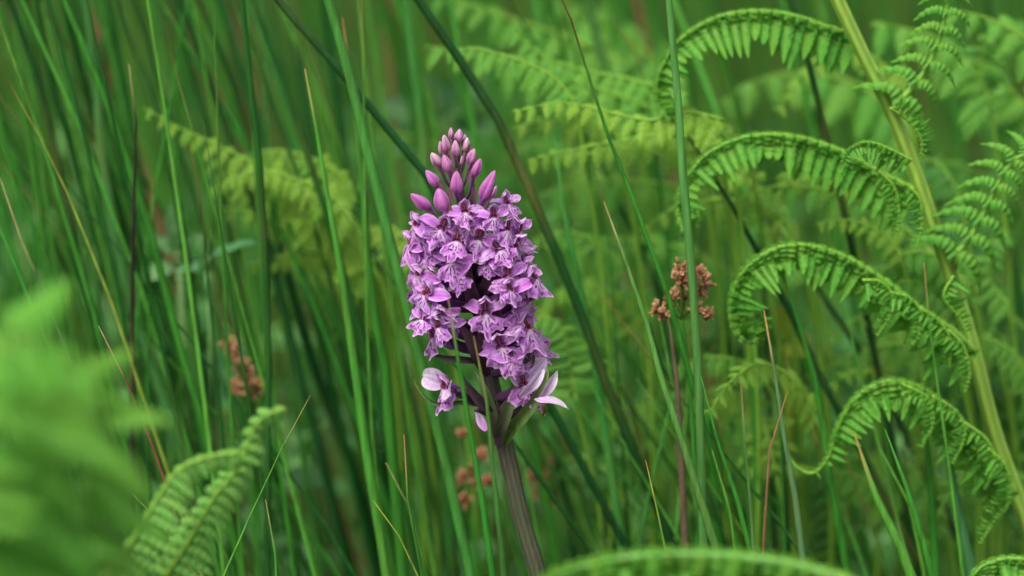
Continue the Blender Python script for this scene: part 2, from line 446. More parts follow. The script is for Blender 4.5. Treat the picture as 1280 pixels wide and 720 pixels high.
# random soft stems in the middle distance, each its own object
def bglean(x):
    return -0.24 if x < 640 else -0.14
NEARB = 120
for i in range(150 + NEARB):
    nearb = i >= 150
    Y = R.uniform(0.03, 0.17) if nearb else R.uniform(0.12, 0.8)
    reach = 0.30 + 0.24 * Y
    x0 = R.uniform(-reach * 0.8, reach * 0.5) if R.random() < 0.66 else R.uniform(-reach * .7, reach * .8)
    right = x0 > 0.07
    if right and not nearb and R.random() < 0.45:
        continue
    h = R.choice([R.uniform(0.2, 0.33), R.uniform(0.35, 0.6), R.uniform(0.35, 0.6)]) if nearb else R.uniform(0.42, 0.75)
    if nearb:
        x0 = R.uniform(-.15, .01) if R.random() < .68 else R.uniform(.03, .15)
        right = x0 > .02
        if right:
            h = R.uniform(0.21, 0.29)
            Y = R.uniform(0.03, 0.12)
    lean = R.gauss(-0.19 if not right else -0.15, 0.05 if nearb else 0.09)
    lean = max(-0.32, min(0.08, lean))
    bend = max(-0.07, min(0.05, R.gauss(-0.02, 0.03)))
    tipp = Vector((x0 + lean * h + bend, Y + (R.uniform(0, .03) if nearb else R.uniform(-.1, .1)), h))
    mid = Vector((x0 + lean * h * 0.45, Y + R.uniform(-.02, .02), h * 0.5))
    base = Vector((x0 - lean * 0.02, Y, gz(x0, Y) - 0.004))
    col = R.choice(['mid', 'mid', 'mid', 'dark', 'dark', 'blue', 'light', 'light'])
    c = mul(GREENS[col], R.uniform(0.8, 1.15))
    dead = R.random() < 0.07 and not nearb
    if dead:
        c = mul(lin(140, 108, 70), R.uniform(0.6, 1.0))
    m = MB()
    stem_mesh(m, [tipp, mid, base], R.uniform(0.0010, 0.0019) if nearb else R.uniform(0.0016, 0.0032), c, TIPB if R.random() < .4 else None, 0.03, n=5, seg=12, taper=0.5)
    o = link('rush_stem', m.mesh('rush_stem', M_RUSH, base), loc=base)
    at_ = base.lerp(tipp, 0.45)
    px_ = 640 + (at_.x / FX * 640) * math.cos(PITCH) / (at_.y - CAM.y)
    where = ('at the left edge behind the blurred fern' if px_ < 110 else
             'behind the dark hooked stem' if px_ < 230 else
             'behind the left golden fern' if px_ < 380 else
             'between golden fern and orchid' if px_ < 500 else
             'straight behind the orchid spike' if px_ < 690 else
             'between orchid and brown flower head' if px_ < 830 else
             'behind the fern coil' if px_ < 990 else
             'behind the fern arches' if px_ < 1180 else
             'at the right edge')
    cw = 'straw brown' if dead else {'mid': 'plain green', 'dark': 'dark green', 'deep': 'very dark', 'blue': 'bluish green', 'light': 'pale green', 'grey': 'grey green'}[col]
    far = 'slender' if nearb else ('faint blurred' if Y > 0.42 else 'soft')
    far += (' short' if h < 0.33 else ' tall' if h > 0.6 else '') 
    far += ' left leaning' if lean < -0.22 else ' upright' if abs(lean) < 0.1 else ''
    tag(o, far + ' ' + cw + ' rush ' + where, 'rush stem', far + ' ' + cw + ' rushes ' + where)

# far rush thicket: uncountable
def thicket(name, label, n, y0, y1, hmin, hmax, w0, w1, cols, seed, wide=0.45, lean=-0.2, seg=6, sides=3, xoff=0):
    rr = random.Random(seed)
    m = MB()
    for i in range(n):
        Y = y0 + (y1 - y0) * rr.random() ** 0.8
        x0 = rr.uniform(-1, 1) * (wide + 0.30 * Y) + xoff
        h = rr.uniform(hmin, hmax)
        l_ = rr.gauss(lean, 0.2)
        t = Vector((x0 + l_ * h, Y + rr.gauss(0, .06), h))
        mdl = Vector((x0 + l_ * h * .4, Y, h * .5))
        b = Vector((x0, Y, gz(x0, Y)))
        c = mul(rr.choice(cols), rr.uniform(0.75, 1.2))
        stem_mesh(m, [t, mdl, b], rr.uniform(w0, w1), c, TIPB if rr.random() < .3 else None, 0.05, n=sides, seg=seg, taper=0.6, flat=1)
    o = link(name, m.mesh(name, M_RUSH))
    tag(o, label, 'rushes', kind='stuff')
    return o
g = GREENS
thicket('rush_thicket', 'mass of blurred rush stems filling the meadow behind the orchid', 1900, 0.8, 3.2, 0.35, 0.75, 0.002, 0.0042,
        [g['mid'], g['mid'], g['light'], g['dark'], g['dark'], g['mid'], lin(104, 122, 52), lin(120, 98, 62)], 5)
thicket('far_rushes', 'far band of pale blurred rushes and grass across the top', 2200, 3.0, 7.5, 0.35, 0.8, 0.005, 0.010,
        [g['mid'], g['mid'], g['light'], g['dark'], lin(96, 132, 50), lin(116, 104, 60)], 6, wide=1.0, seg=5)
thicket('meadow_grass', 'short green grass carpeting the soil under the rushes', 6000, 0.12, 3.5, 0.05, 0.26, 0.0014, 0.003,
        [g['mid'], g['dark'], g['light'], g['bright'], g['mid']], 8, lean=0.0, seg=4)
thicket('near_grass', 'short green grass on the soil around the orchid base', 1500, -0.45, 0.15, 0.04, 0.13, 0.0014, 0.003,
        [g['mid'], g['dark'], g['light']], 9, lean=0.0, seg=4, wide=0.4)

# ------------------------------------------------------------------ leaf shapes
def leaf_grid(m, L, W, bend, cup, col, col2=None, nu=10, nv=5, M=None, shape=0.8, crinkle=0.0, seed=0, vein=None, twist=0.0, pw=0.75):
    rows, cs = [], []
    for i in range(nu + 1):
        u = i / nu
        w = W * max(0.0, math.sin(math.pi * min(1, u ** shape))) ** pw + 0.02 * W
        if u > 0.999:
            w = 0.01 * W
        a = bend * u
        cx = L * (math.sin(a) / bend if abs(bend) > 1e-4 else u)
        cz = -L * ((1 - math.cos(a)) / bend if abs(bend) > 1e-4 else 0)
        tw = twist * u
        r, c = [], []
        for k in range(nv):
            v = -1 + 2 * k / (nv - 1)
            y = v * w
            z = cup * w * v * v
            if crinkle:
                z += crinkle * noise.noise(Vector((u * 4, v * 2.5, seed * 7.7)))
            y2 = y * math.cos(tw) - z * math.sin(tw)
            z2 = y * math.sin(tw) + z * math.cos(tw)
            p = Vector((cx + z2 * math.sin(a), y2, cz + z2 * math.cos(a)))
            if M is not None:
                p = M @ p
            r.append(p)
            cc = mix(col, col2, u) if col2 else col
            if vein and k == nv // 2:
                cc = vein
            c.append(cc)
        rows.append(r)
        cs.append(c)
    m.grid(rows, cs)

# ------------------------------------------------------------------ ferns
FG = lin(108, 174, 58)       # open bracken green
FGY = lin(142, 184, 56)     # golden green
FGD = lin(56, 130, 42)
STK = lin(150, 186, 66)

def pinnule_mesh(name, col, colr, roll=0.9, curl=0.7, seed=0, lobes=6, width=0.16, blunt=3.0, la=0.2):
    """unit pinnule: base at the origin, along +x, rolled edges, lobed margin"""
    m = MB()
    rows, cs = [], []
    nu, nv = 26, 7
    for i in range(nu + 1):
        u = i / nu
        env = width * (1 - u ** blunt) ** 0.55 * (1.25 - 0.3 * min(1, u * 3))
        env *= 1 + la * math.cos(u * lobes * 2 * math.pi)
        env = max(env, 0.004)
        a = curl * u ** 1.6
        cx = u - 0.16 * curl * u ** 3
        cz = -0.42 * curl * u ** 2.2
        r, c = [], []
        for k in range(nv):
            v = -1 + 2 * k / (nv - 1)
            th = v * roll
            y = env * math.sin(th) / max(math.sin(min(roll, 1.57)), 0.3)
            z = env * (math.cos(th) - 1) * 1.15 - (0.018 * math.exp(-(v * 4) ** 2))
            z += 0.03 * math.cos(u * lobes * 2 * math.pi) * (1 - abs(v) * 0.3)
            z += 0.015 * noise.noise(Vector((u * 5, v * 2, seed)))
            r.append(Vector((cx + z * math.sin(a), y, cz + z * math.cos(a))))
            c.append(mix(colr, col, min(1, abs(v) * 2.0 + u * 0.3)))
        rows.append(r)
        cs.append(c)
    m.grid(rows, cs)
    return m.mesh(name, M_FERN)

PIN = [pinnule_mesh('pinnule', mix(FG, FGD, 0.15 * k), mix(FG, STK, 0.3), 1.0 + 0.12 * k, 1.0 + 0.45 * k, k, lobes=5 + k % 2, width=.18, blunt=5, la=.1) for k in range(5)]
PINL = [pinnule_mesh('pinnule', lin(126, 186, 82), lin(148, 198, 96), 0.8, 0.5 + .3 * k, k + 20, lobes=5, width=.17, blunt=4, la=.12) for k in range(3)]
PINC = [pinnule_mesh('pinnule', mix(FG, FGD, 0.2), mix(FG, STK, 0.3), 1.3, 2.5 + 0.35 * k, k + 9, width=0.2) for k in range(3)]

def fern_root(name, base, label, group='bracken fronds round the orchid'):
    o = link(name, None, loc=base)
    o.empty_display_size = 0.02
    tag(o, label, 'fern frond', group)
    return o

def add_part(name, m, mat, root, M0=None):
    """mesh given in world space; parent keeps it where it is"""
    o = link(name, m.mesh(name, mat, root['_o'] if '_o' in root else root.location), root)
    return o

def arched_pinna(root, px, Y, inward, lens, rw=6, space=11.5, mode='fold', yprof=None, rr=None, skip=0.0, amp=0.6, seedk=0, colr=None, wk=1.0, meshes=None):
    """px: photo points from the stalk to the tip. inward: +1/-1 side on which the pinnules hang. lens: (base, mid, tip) px"""
    rr = rr or random.Random(seedk)
    n = len(px)
    s = mm(Y)
    pts = [P(x, y, Y + (yprof[i] if yprof else 0)) for i, (x, y) in enumerate(px)]
    q = smooth(pts, 60)
    m = MB()
    colr = colr or mix(FG, STK, 0.28)
    m.tube(q, [s * rw * (0.5 * (1 - 0.55 * i / 59)) * (1 + .12 * noise.noise(Vector((i * .8, seedk, 0)))) for i in range(60)], [mix(mix(STK, FG, .4), colr, i / 15) for i in range(60)], 7)
    pin = link('pinna', m.mesh('pinna', M_STALK, root.location), root)
    L = sum((q[i + 1] - q[i]).length for i in range(59))
    cnt = int(L / (space * s))
    for i in range(cnt):
        x_ = (i + 0.6) / cnt
        t = x_ * (1.3 - 0.3 * x_)
        loc = 1.3 - 0.6 * x_
        if t < skip:
            continue
        f = t * 59
        a = min(int(f), 58)
        p = p0_ = q[a].lerp(q[a + 1], f - a)
        T = (q[min(a + 2, 59)] - q[max(a - 1, 0)]).normalized()
        Nn = Vector((0, -1, 0)).cross(T) * -inward
        Nn.normalize()
        B = T.cross(Nn).normalized()
        if B.y > 0:
            B = -B           # B points to the camera
        ln = lens[0] + (lens[1] - lens[0]) * min(1, t * 2) if t < 0.5 else lens[1] + (lens[2] - lens[1]) * (t - 0.5) * 2
        ln *= s
        for side in (1, -1):
            if ln < 5.5 * s:
                continue
            l2 = ln * rr.uniform(0.86, 1.1)
            if mode == 'fold':
                l2 *= .84
                ang = rr.gauss(amp * .85, 0.1)
                D = (Nn * math.cos(ang) + B * side * math.sin(ang) + T * rr.uniform(0.0, 0.22)).normalized()
                Z = (B * side * math.cos(ang) - Nn * math.sin(ang))
                me = rr.choice(meshes or PIN)
            else:
                D = (Nn * side + T * 0.12 + Vector((0, -0.35, 0.42 + rr.uniform(-.12, .12)))).normalized()
                Z = (B * 0.5 + Vector((0, 0, 0.9)))
                me = rr.choice(meshes or PINC)
            o = link('pinnule', me, pin)
            # keep the width near the spacing so that dark gaps stay between neighbours
            wy = min(space * s * 3.2 * loc * wk, l2 * 1.6)
            p = p0_ - Nn * s * rw * 0.35 * (1 if mode == 'fold' else 0) + Z * s * rw * .3
            Mx = frame(p - root.location, D, Z, l2, wy, wy * 1.5 if mode == 'fold' else l2)
            o.matrix_local = Mx
    return pin

# tall stalk on the right
YB = 0.05
stalk_px = [(1045, -5), (1062, 32), (1080, 70), (1110, 130), (1140, 203), (1165, 275), (1190, 350), (1215, 430), (1240, 530), (1264, 600), (1288, 668)]
pts = [P(x, y, YB) for x, y in stalk_px]
d0 = (pts[0] - pts[1]).normalized()
pts = [pts[0] + d0 * 0.09 + Vector((-0.012, 0, -0.01)), pts[0] + d0 * 0.04] + pts
pts = to_ground(pts, R)
bb = pts[-1].copy()
root = fern_root('bracken_frond', bb, 'tall bracken frond with thick yellow green stalk and curled arching side leaves')
m = MB()
q = smooth(pts, 60)
s = mm(YB)
m.tube(q, [s * (7.6 + 4.4 * i / 59) for i in range(60)], [mix(lin(128, 176, 74), lin(158, 190, 72), 0.5 + 0.5 * noise.noise(Vector((i * .3, 0, 0)))) for i in range(60)], 20, ridge=0.03, nr=5)
st = link('stalk', m.mesh('stalk', M_STALK, bb), root)
# reddish nodes where the side leaves leave the stalk
for (x, y) in ((1117, 136), (1187, 330)):
    mm_ = MB()
    mm_.blob(P(x, y, YB), s * 10.5, s * 10, s * 17, lin(146, 160, 74), nu=8, nv=12)
    link('node', mm_.mesh('node', M_STALK, bb), root)
root_b = root
# left arches
arched_pinna(root, [(1072, 45), (1030, 32), (985, 18), (940, 14), (895, 22), (855, 45), (830, 78), (820, 112), (826, 140), (842, 148), (850, 138)], YB + 0.01, -1, (44, 34, 12), 7, 12.5, seedk=1, yprof=[0, 0, 0, 0, 0, 0, 0, 0, 0, -.002, -.004])
arched_pinna(root, [(1150, 240), (1100, 215), (1050, 188), (1000, 172), (955, 168), (915, 176), (880, 196), (855, 228), (847, 262), (856, 288), (872, 278), (873, 262)], YB, -1, (60, 36, 12), 8, 12.5, seedk=2, yprof=[0] * 9 + [-.002, -.004, -.005])
arched_pinna(root, [(1222, 440), (1190, 412), (1150, 385), (1105, 350), (1055, 320), (1005, 306), (965, 312), (930, 338), (914, 375), (918, 410), (936, 427), (956, 418), (962, 398)], YB - 0.012, -1, (58, 44, 14), 9, 12, seedk=3, yprof=[0] * 10 + [-.002, -.004, -.006])
arched_pinna(root, [(1270, 618), (1250, 580), (1215, 540), (1175, 500), (1140, 480), (1105, 477), (1070, 497), (1047, 535), (1035, 572), (1015, 592), (994, 582), (982, 562)], YB - 0.015, -1, (56, 48, -6), 9, 11.5, seedk=4)
# drooping secondary leaves hanging from the arches
for (pp, iw, ln, sd_) in (([(1078, 350), (1100, 352), (1116, 370), (1112, 395), (1096, 420)], 1, (14, 12, 6), 11),
                          ([(1112, 365), (1136, 372), (1152, 392), (1148, 420), (1138, 432)], 1, (14, 12, 6), 12),
                          ([(1150, 385), (1172, 400), (1188, 425), (1186, 460)], 1, (14, 12, 6), 13),
                          ([(1185, 412), (1204, 432), (1212, 465), (1206, 490)], 1, (14, 12, 6), 23),
                          ([(1128, 480), (1160, 498), (1166, 530), (1152, 560)], 1, (14, 12, 6), 14),
                          ([(1165, 495), (1196, 515), (1206, 545), (1190, 580)], 1, (14, 12, 6), 15),
                          ([(1200, 525), (1232, 548), (1246, 580), (1230, 612)], 1, (14, 12, 6), 16),
                          ([(1235, 560), (1258, 585), (1262, 625), (1240, 655), (1225, 680)], 1, (18, 16, 7), 17),
                          ([(1100, 215), (1118, 235), (1124, 268), (1120, 300)], 1, (13, 12, 5), 18),
                          ([(1138, 235), (1150, 250), (1152, 280), (1146, 310)], 1, (13, 12, 5), 19),
                          ([(1112, 135), (1135, 150), (1152, 175), (1150, 205)], -1, (14, 12, 5), 20),
                          ([(1140, 200), (1090, 178), (1062, 186), (1052, 204)], -1, (18, 16, 6), 24),
                          ([(1192, 345), (1180, 370), (1198, 395), (1210, 420)], -1, (14, 12, 5), 21)):
    arched_pinna(root, pp, YB - 0.022, iw, ln, 4.5, 6.5, amp=0.9, seedk=sd_)
# right, splayed ones
arched_pinna(root, [(1118, 134), (1140, 110), (1160, 82), (1175, 45), (1184, 5), (1186, -30)], YB - 0.006, 1, (50, 38, 28), 9, 20, mode='splay', seedk=5, skip=0.08, wk=.62)
arched_pinna(root, [(1186, 326), (1210, 300), (1232, 262), (1250, 225), (1268, 200), (1290, 190)], YB - 0.006, 1, (52, 46, 32), 10, 21, mode='splay', seedk=6, skip=0.08, wk=.66)

# foreground bracken arch along the bottom edge
def low_frond(base_px, Yf, label, arches):
    b = P(base_px[0], base_px[1], Yf)
    b.z = gz(b.x, b.y) - 0.003
    r_ = fern_root('bracken_frond', b, label)
    return r_, b

r2, b2 = low_frond((1120, 720), -0.15, 'pale bracken leaf arching along the bottom edge right of the orchid stem', None)
mA = MB()
qq = smooth([b2, b2 + Vector((0.0, 0, 0.08)), P(1130, 790, -0.15), P(1110, 761, -0.15)], 20)
mA.tube(qq, [0.0022] * 20, [STK] * 20, 8)
link('stalk', mA.mesh('stalk', M_STALK, b2), r2)
arched_pinna(r2, [(1110, 760), (1062, 728), (990, 706), (920, 696), (850, 693), (785, 697), (730, 708), (690, 722), (668, 745), (672, 770)], -0.15, -1, (80, 70, 30), 18, 20, seedk=31, amp=0.75, colr=lin(120, 176, 84))
r3, b3 = low_frond((1330, 720), -0.06, 'bracken curl poking up at the bottom right corner', None)
mA = MB()
qq = smooth([b3, b3 + Vector((0.002, 0, 0.08)), P(1345, 730, -0.06), P(1330, 712, -0.06)], 20)
mA.tube(qq, [0.002] * 20, [STK] * 20, 8)
link('stalk', mA.mesh('stalk', M_STALK, b3), r3)
arched_pinna(r3, [(1330, 712), (1295, 702), (1262, 698), (1235, 704), (1218, 718), (1212, 742), (1222, 760)], -0.06, -1, (40, 34, 16), 9, 12, seedk=32)

# foreground fern, lower left
r4, b4 = low_frond((120, 720), -0.11, 'soft focus bracken frond with two ribs and a bent tip at the lower left', None)
mA = MB()
qq = smooth([b4, b4 + Vector((0.004, 0, 0.06)), P(105, 790, -0.11), P(142, 716, -0.11)], 20)
mA.tube(qq, [0.002] * 20, [STK] * 20, 8)
link('stalk', mA.mesh('stalk', M_STALK, b4), r4)
def ribbed(root, px, Y, lens, sp, side, rw, seedk, col=None, bothk=0.25, dz=-0.12, ahead=0.15, wk=1.0, meshes=None):
    """flat, open pinna: long pinnules on one side of the rib, short ones on the other"""
    rr = random.Random(seedk)
    s = mm(Y)
    q = smooth([P(x, y, Y) for x, y in px], 50)
    m = MB()
    m.tube(q, [s * rw * 0.5 * (1 - 0.6 * i / 49) for i in range(50)], [mix(FG, STK, 0.6)] * 50, 7)
    pin = link('pinna', m.mesh('pinna', M_STALK, root.location), root)
    L = sum((q[i + 1] - q[i]).length for i in range(49))
    cnt = int(L / (sp * s))
    for i in range(cnt):
        t = (i + 0.5) / cnt
        f = t * 49
        a = min(int(f), 48)
        p = q[a].lerp(q[a + 1], f - a)
        T = (q[min(a + 2, 49)] - q[max(a - 1, 0)]).normalized()
        Nn = Vector((0, -1, 0)).cross(T).normalized() * -side
        ln = (lens[0] * (1 - t) + lens[1] * t) * s
        for sgn, k in ((1, 1.0), (-1, bothk)):
            if k < 0.05:
                continue
            D = (Nn * sgn + T * ahead + Vector((0, rr.uniform(-.25, .1), dz))).normalized()
            Z = Vector((rr.uniform(-.15, .15), -0.75, 0.75))
            o = link('pinnule', rr.choice(meshes or PIN[:2]), pin)
            l2 = ln * k * rr.uniform(.88, 1.1)
            w_ = sp * s * 2.9 * wk
            o.matrix_local = frame(p - root.location, D, Z, l2, w_, w_)
    return pin
ribbed(r4, [(142, 716), (170, 670), (200, 620), (226, 586), (262, 571), (298, 566)], -0.11, (64, 26), 14, 1, 9, 41, bothk=0.12, meshes=PINL)
ribbed(r4, [(206, 722), (240, 670), (266, 625), (292, 592), (308, 560), (318, 534), (334, 519), (357, 511)], -0.10, (62, 12), 15, 1, 9, 42, bothk=0.45, meshes=PINL)

# open fronds: a frond is a stalk with pinnae, each pinna one lobed leaf spray
def spray_mesh(name, col, col2, npair=12, seed=0, droop=0.5, wid=0.32, fine=True):
    """unit pinna: rib along +x with pinnules on both sides"""
    rr = random.Random(seed)
    m = MB()
    def pt(u):
        a = droop * u
        return Vector((u - 0.12 * droop * u ** 2, 0, -0.32 * droop * u * u))
    q = [pt(i / 12) for i in range(13)]
    m.tube(q, [0.010 * (1 - 0.75 * i / 12) for i in range(13)], [mix(col, STK, .4)] * 13, 4)
    for i in range(npair):
        t = (i + 0.5) / npair
        ln = wid * (1 - t ** 1.4) ** 0.8 * (0.7 + 0.3 * min(1, t * 6)) + 0.025
        for sg in (1, -1):
            D = Vector((0.45, sg, -0.15 + rr.uniform(-.12, .1)))
            Mx = frame(pt(t), D, Vector((0, 0, 1)), 1, 1, 1)
            rows, cs = [], []
            wq = 0.034
            for a in range(8):
                u = a / 7
                w = wq * (1 - u ** 2) ** .6 * (1 + 0.25 * math.cos(u * 4 * 2 * math.pi)) + 0.001
                z = -0.35 * ln * u ** 2
                rows.append([Mx @ Vector((u * ln, v * w, z - abs(v) * w * 0.45)) for v in (-1, 0, 1)])
                cc = mix(col, col2, rr.random() * 0.7)
                cs.append([mul(cc, 0.95), mix(cc, STK, .12), mul(cc, 0.95)])
            m.grid(rows, cs)
    return m.mesh(name, M_FERN)

SPG = [spray_mesh('pinna', FG, mix(FG, FGD, .8), 12, k, 0.3 + 0.35 * k) for k in range(5)]
SPY = [spray_mesh('pinna', FGY, mix(FGY, FG, .7), 11, k + 5, 0.6 + 0.4 * k) for k in range(3)]
SPD = [spray_mesh('pinna', FGD, lin(42, 92, 48), 12, k + 9, 0.5 + 0.3 * k) for k in range(3)]  # the same spray in a darker green

SPYF = [spray_mesh('pinna', FGY, mix(FGY, FG, .7), 9, k + 55, 0.5 + 0.6 * k, wid=.4) for k in range(4)]
def open_frond(px, Y, label, meshes, plen=(90, 20), npairs=12, roll=0.3, dY=0.0, seed=0, name='fern_frond', group='open fern fronds behind the orchid', rw=7, sp=0.0, tilt=0.35, down=0.5, skipt=0.0, dead=False, stalk=True):
    """px: rachis from base to tip in photo points"""
    rr = random.Random(seed)
    n = len(px)
    s = mm(Y)
    pts = [P(x, y, Y + dY * i / (n - 1)) for i, (x, y) in enumerate(px)]
    a, b = pts[1], pts[0]
    foot = Vector((b.x + (b.x - a.x) * 0.6, b.y + 0.02, 0))
    foot.z = gz(foot.x, foot.y) - .004
    root = fern_root(name, foot, label, group)
    q = smooth(pts, 40)
    m = MB()
    if stalk:
        qs = smooth([foot, foot.lerp(b, 0.6) + Vector((0.01, 0, 0.02)), b, q[4]], 16)
        m.tube(qs, [s * rw * .5] * 16, [mix(FG, STK, .5)] * 16, 6)
    m.tube(q, [s * rw * .5 * (1 - .8 * i / 39) for i in range(40)], [mix(FG, STK, .5)] * 40, 6)
    link('stalk', m.mesh('stalk', M_STALK, foot), root)
    for i in range(npairs):
        t = skipt + (1 - skipt) * (i + 0.5) / npairs
        f = t * 39
        a = min(int(f), 38)
        p = q[a].lerp(q[a + 1], f - a)
        T = (q[min(a + 2, 39)] - q[max(a - 1, 0)]).normalized()
        S = T.cross(Vector((0, -math.sin(roll + .0), math.cos(roll)))).normalized()
        ln = (plen[0] + (plen[1] - plen[0]) * t) * s
        for sg in (1, -1):
            D = (S * sg + T * tilt + Vector((rr.uniform(-.25, .25), rr.uniform(-.3, .3), -down * rr.uniform(.2, 1.5)))).normalized()
            Z = Vector((rr.uniform(-.2, .2), -0.4, 1.0))
            k = ln * rr.uniform(.82, 1.1)
            o = link('pinna', rr.choice(meshes), root)
            o.matrix_local = frame(p - foot, D, Z, k, k, k)
    return root

# golden fern, left
open_frond([(470, 330), (400, 268), (340, 220), (280, 185), (225, 160), (180, 135)], 0.109, 'golden green fern frond arching to the left behind the rushes', SPYF, (70, 14), 20, 0.5, seed=1, down=0.45, tilt=0.35)
open_frond([(450, 300), (390, 290), (330, 258), (290, 225), (262, 200)], 0.135, 'golden fern spray in the middle of the left fern clump', SPYF, (56, 16), 15, 0.5, seed=70, down=0.4)
open_frond([(480, 400), (430, 330), (370, 290), (310, 262), (262, 262)], 0.163, 'yellow green fern frond just below the golden one at the left', SPYF, (62, 20), 14, 0.5, seed=2, down=0.5)
open_frond([(490, 350), (430, 322), (370, 316), (310, 332)], 0.12, 'golden fern spray lowest in the left fern clump', SPYF, (50, 16), 13, 0.5, seed=71, down=0.4)
open_frond([(440, 262), (380, 228), (320, 214), (262, 236)], 0.10, 'golden fern spray crossing the left fern clump near its tip', SPYF, (48, 14), 14, 0.5, seed=72, down=0.4)
open_frond([(450, 240), (405, 205), (350, 188), (296, 196)], 0.12, 'golden fern spray highest in the left fern clump', SPYF, (46, 14), 13, 0.5, seed=73, down=0.4)
open_frond([(560, 430), (500, 360), (430, 330), (370, 330), (330, 350)], 0.204, 'soft green fern frond low behind the stems left of the orchid', SPG, (100, 40), 9, 0.4, seed=22, down=0.4)
# centre and right behind
open_frond([(890, 170), (800, 130), (730, 104), (660, 82), (590, 68), (530, 58)], 0.136, 'pale green fern frond pointing left above and right of the orchid buds', SPG, (95, 30), 12, 0.55, seed=3, down=0.55)
open_frond([(780, 80), (720, 50), (660, 30), (600, 10), (540, -12)], 0.204, 'light green fern frond at the top edge right of the orchid', SPG, (85, 30), 10, 0.5, seed=4, down=0.4)
open_frond([(960, 250), (900, 190), (840, 165), (760, 160), (690, 150), (640, 160)], 0.109, 'ragged yellow green fern frond between the orchid and the fern arches', SPY, (60, 26), 11, 0.4, seed=5, down=0.25)
open_frond([(1010, 330), (930, 270), (850, 235), (770, 225), (700, 235), (655, 255)], 0.163, 'mid green fern frond level with the orchid flowers on the right', SPG, (110, 36), 11, 0.5, seed=6, down=0.5)
open_frond([(1000, 420), (930, 350), (850, 310), (780, 300), (710, 320)], 0.190, 'green fern frond behind the brown rush flower head', SPG, (105, 40), 10, 0.5, seed=7, down=0.45)
open_frond([(1080, 470), (1000, 430), (920, 420), (840, 430), (770, 450)], 0.204, 'dark green fern frond below the brown rush flower head', SPD, (110, 40), 10, 0.5, seed=8, down=0.4)
open_frond([(1150, 160), (1080, 110), (1010, 90), (950, 100), (900, 130)], 0.204, 'soft fern frond seen under the first fern arch', SPG, (90, 36), 9, 0.5, seed=9, down=0.5)
open_frond([(1330, 200), (1270, 120), (1210, 70), (1150, 40), (1090, 30)], 0.150, 'fern frond crossing behind the tall stalk near the top right', SPG, (115, 40), 11, 0.45, seed=10, down=0.5)
open_frond([(1360, 120), (1300, 60), (1240, 25), (1180, 10)], 0.109, 'small fern frond in the top right corner', SPG, (80, 30), 8, 0.5, seed=11, down=0.5)
open_frond([(1350, 330), (1280, 260), (1220, 215), (1150, 200), (1080, 215)], 0.177, 'fern frond behind the middle of the tall stalk', SPG, (110, 40), 11, 0.5, seed=12, down=0.5)
open_frond([(1340, 470), (1270, 400), (1200, 350), (1130, 330), (1060, 350)], 0.136, 'dark green fern frond behind the third fern arch', SPD, (110, 40), 11, 0.5, seed=13, down=0.5)
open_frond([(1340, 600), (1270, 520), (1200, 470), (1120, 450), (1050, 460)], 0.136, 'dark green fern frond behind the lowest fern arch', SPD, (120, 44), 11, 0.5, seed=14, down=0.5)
open_frond([(1290, 700), (1220, 630), (1150, 590), (1080, 570), (1020, 590)], 0.177, 'low fern frond in the shade at the lower right', SPG, (120, 44), 11, 0.5, seed=15, down=0.4)
open_frond([(1080, 680), (1000, 610), (930, 570), (860, 560), (800, 580)], 0.204, 'low fern frond behind the rushes right of the orchid stem', SPG, (115, 44), 11, 0.5, seed=16, down=0.35)
open_frond([(900, 600), (850, 540), (790, 500), (730, 490), (690, 500)], 0.163, 'fern frond close behind the lowest orchid flower on the right', SPG, (105, 44), 9, 0.5, seed=17, down=0.4)
open_frond([(1180, 330), (1110, 270), (1040, 240), (975, 232), (920, 250)], 0.088, 'small curled green fern frond under the second fern arch', SPG, (70, 26), 10, 0.5, seed=18, down=0.4)
open_frond([(640, 300), (590, 220), (540, 180), (480, 170), (430, 190)], 0.286, 'faint fern frond behind the top of the orchid', SPD, (110, 40), 9, 0.5, seed=19, down=0.4)
open_frond([(1000, 300), (960, 262), (900, 250), (840, 262), (800, 290)], 0.10, 'small bright fern frond just above the brown rush flower head', SPY, (46, 20), 9, 0.5, seed=60, down=0.4)
open_frond([(1240, 420), (1180, 440), (1120, 430), (1060, 445), (1010, 480)], 0.12, 'fern frond filling the space under the third fern arch', SPG, (76, 26), 10, 0.5, seed=61, down=0.4)
open_frond([(1330, 560), (1290, 480), (1250, 420), (1215, 380)], 0.13, 'fern frond at the right edge behind the lower stalk', SPG, (80, 30), 9, 0.5, seed=62, down=0.5)
open_frond([(980, 560), (930, 510), (880, 490), (820, 500), (780, 530)], 0.14, 'pale fern frond behind the forked rushes at the bottom middle', SPG, (70, 26), 10, 0.5, seed=63, down=0.4)
open_frond([(860, 110), (800, 60), (740, 20), (690, -5)], 0.3, 'faint fern frond at the top edge left of the first fern arch', SPG, (90, 36), 9, 0.5, seed=64, down=0.5)
open_frond([(780, 500), (740, 450), (700, 420), (655, 420)], 0.17, 'dark green fern frond right behind the lower orchid flowers', SPD, (70, 30), 8, 0.5, seed=65, down=0.4)
open_frond([(900, 215), (850, 180), (800, 172), (745, 190), (700, 196)], 0.085, 'bright ragged fern frond left of the second fern arch', SPY, (44, 18), 11, 0.35, seed=66, down=0.15)
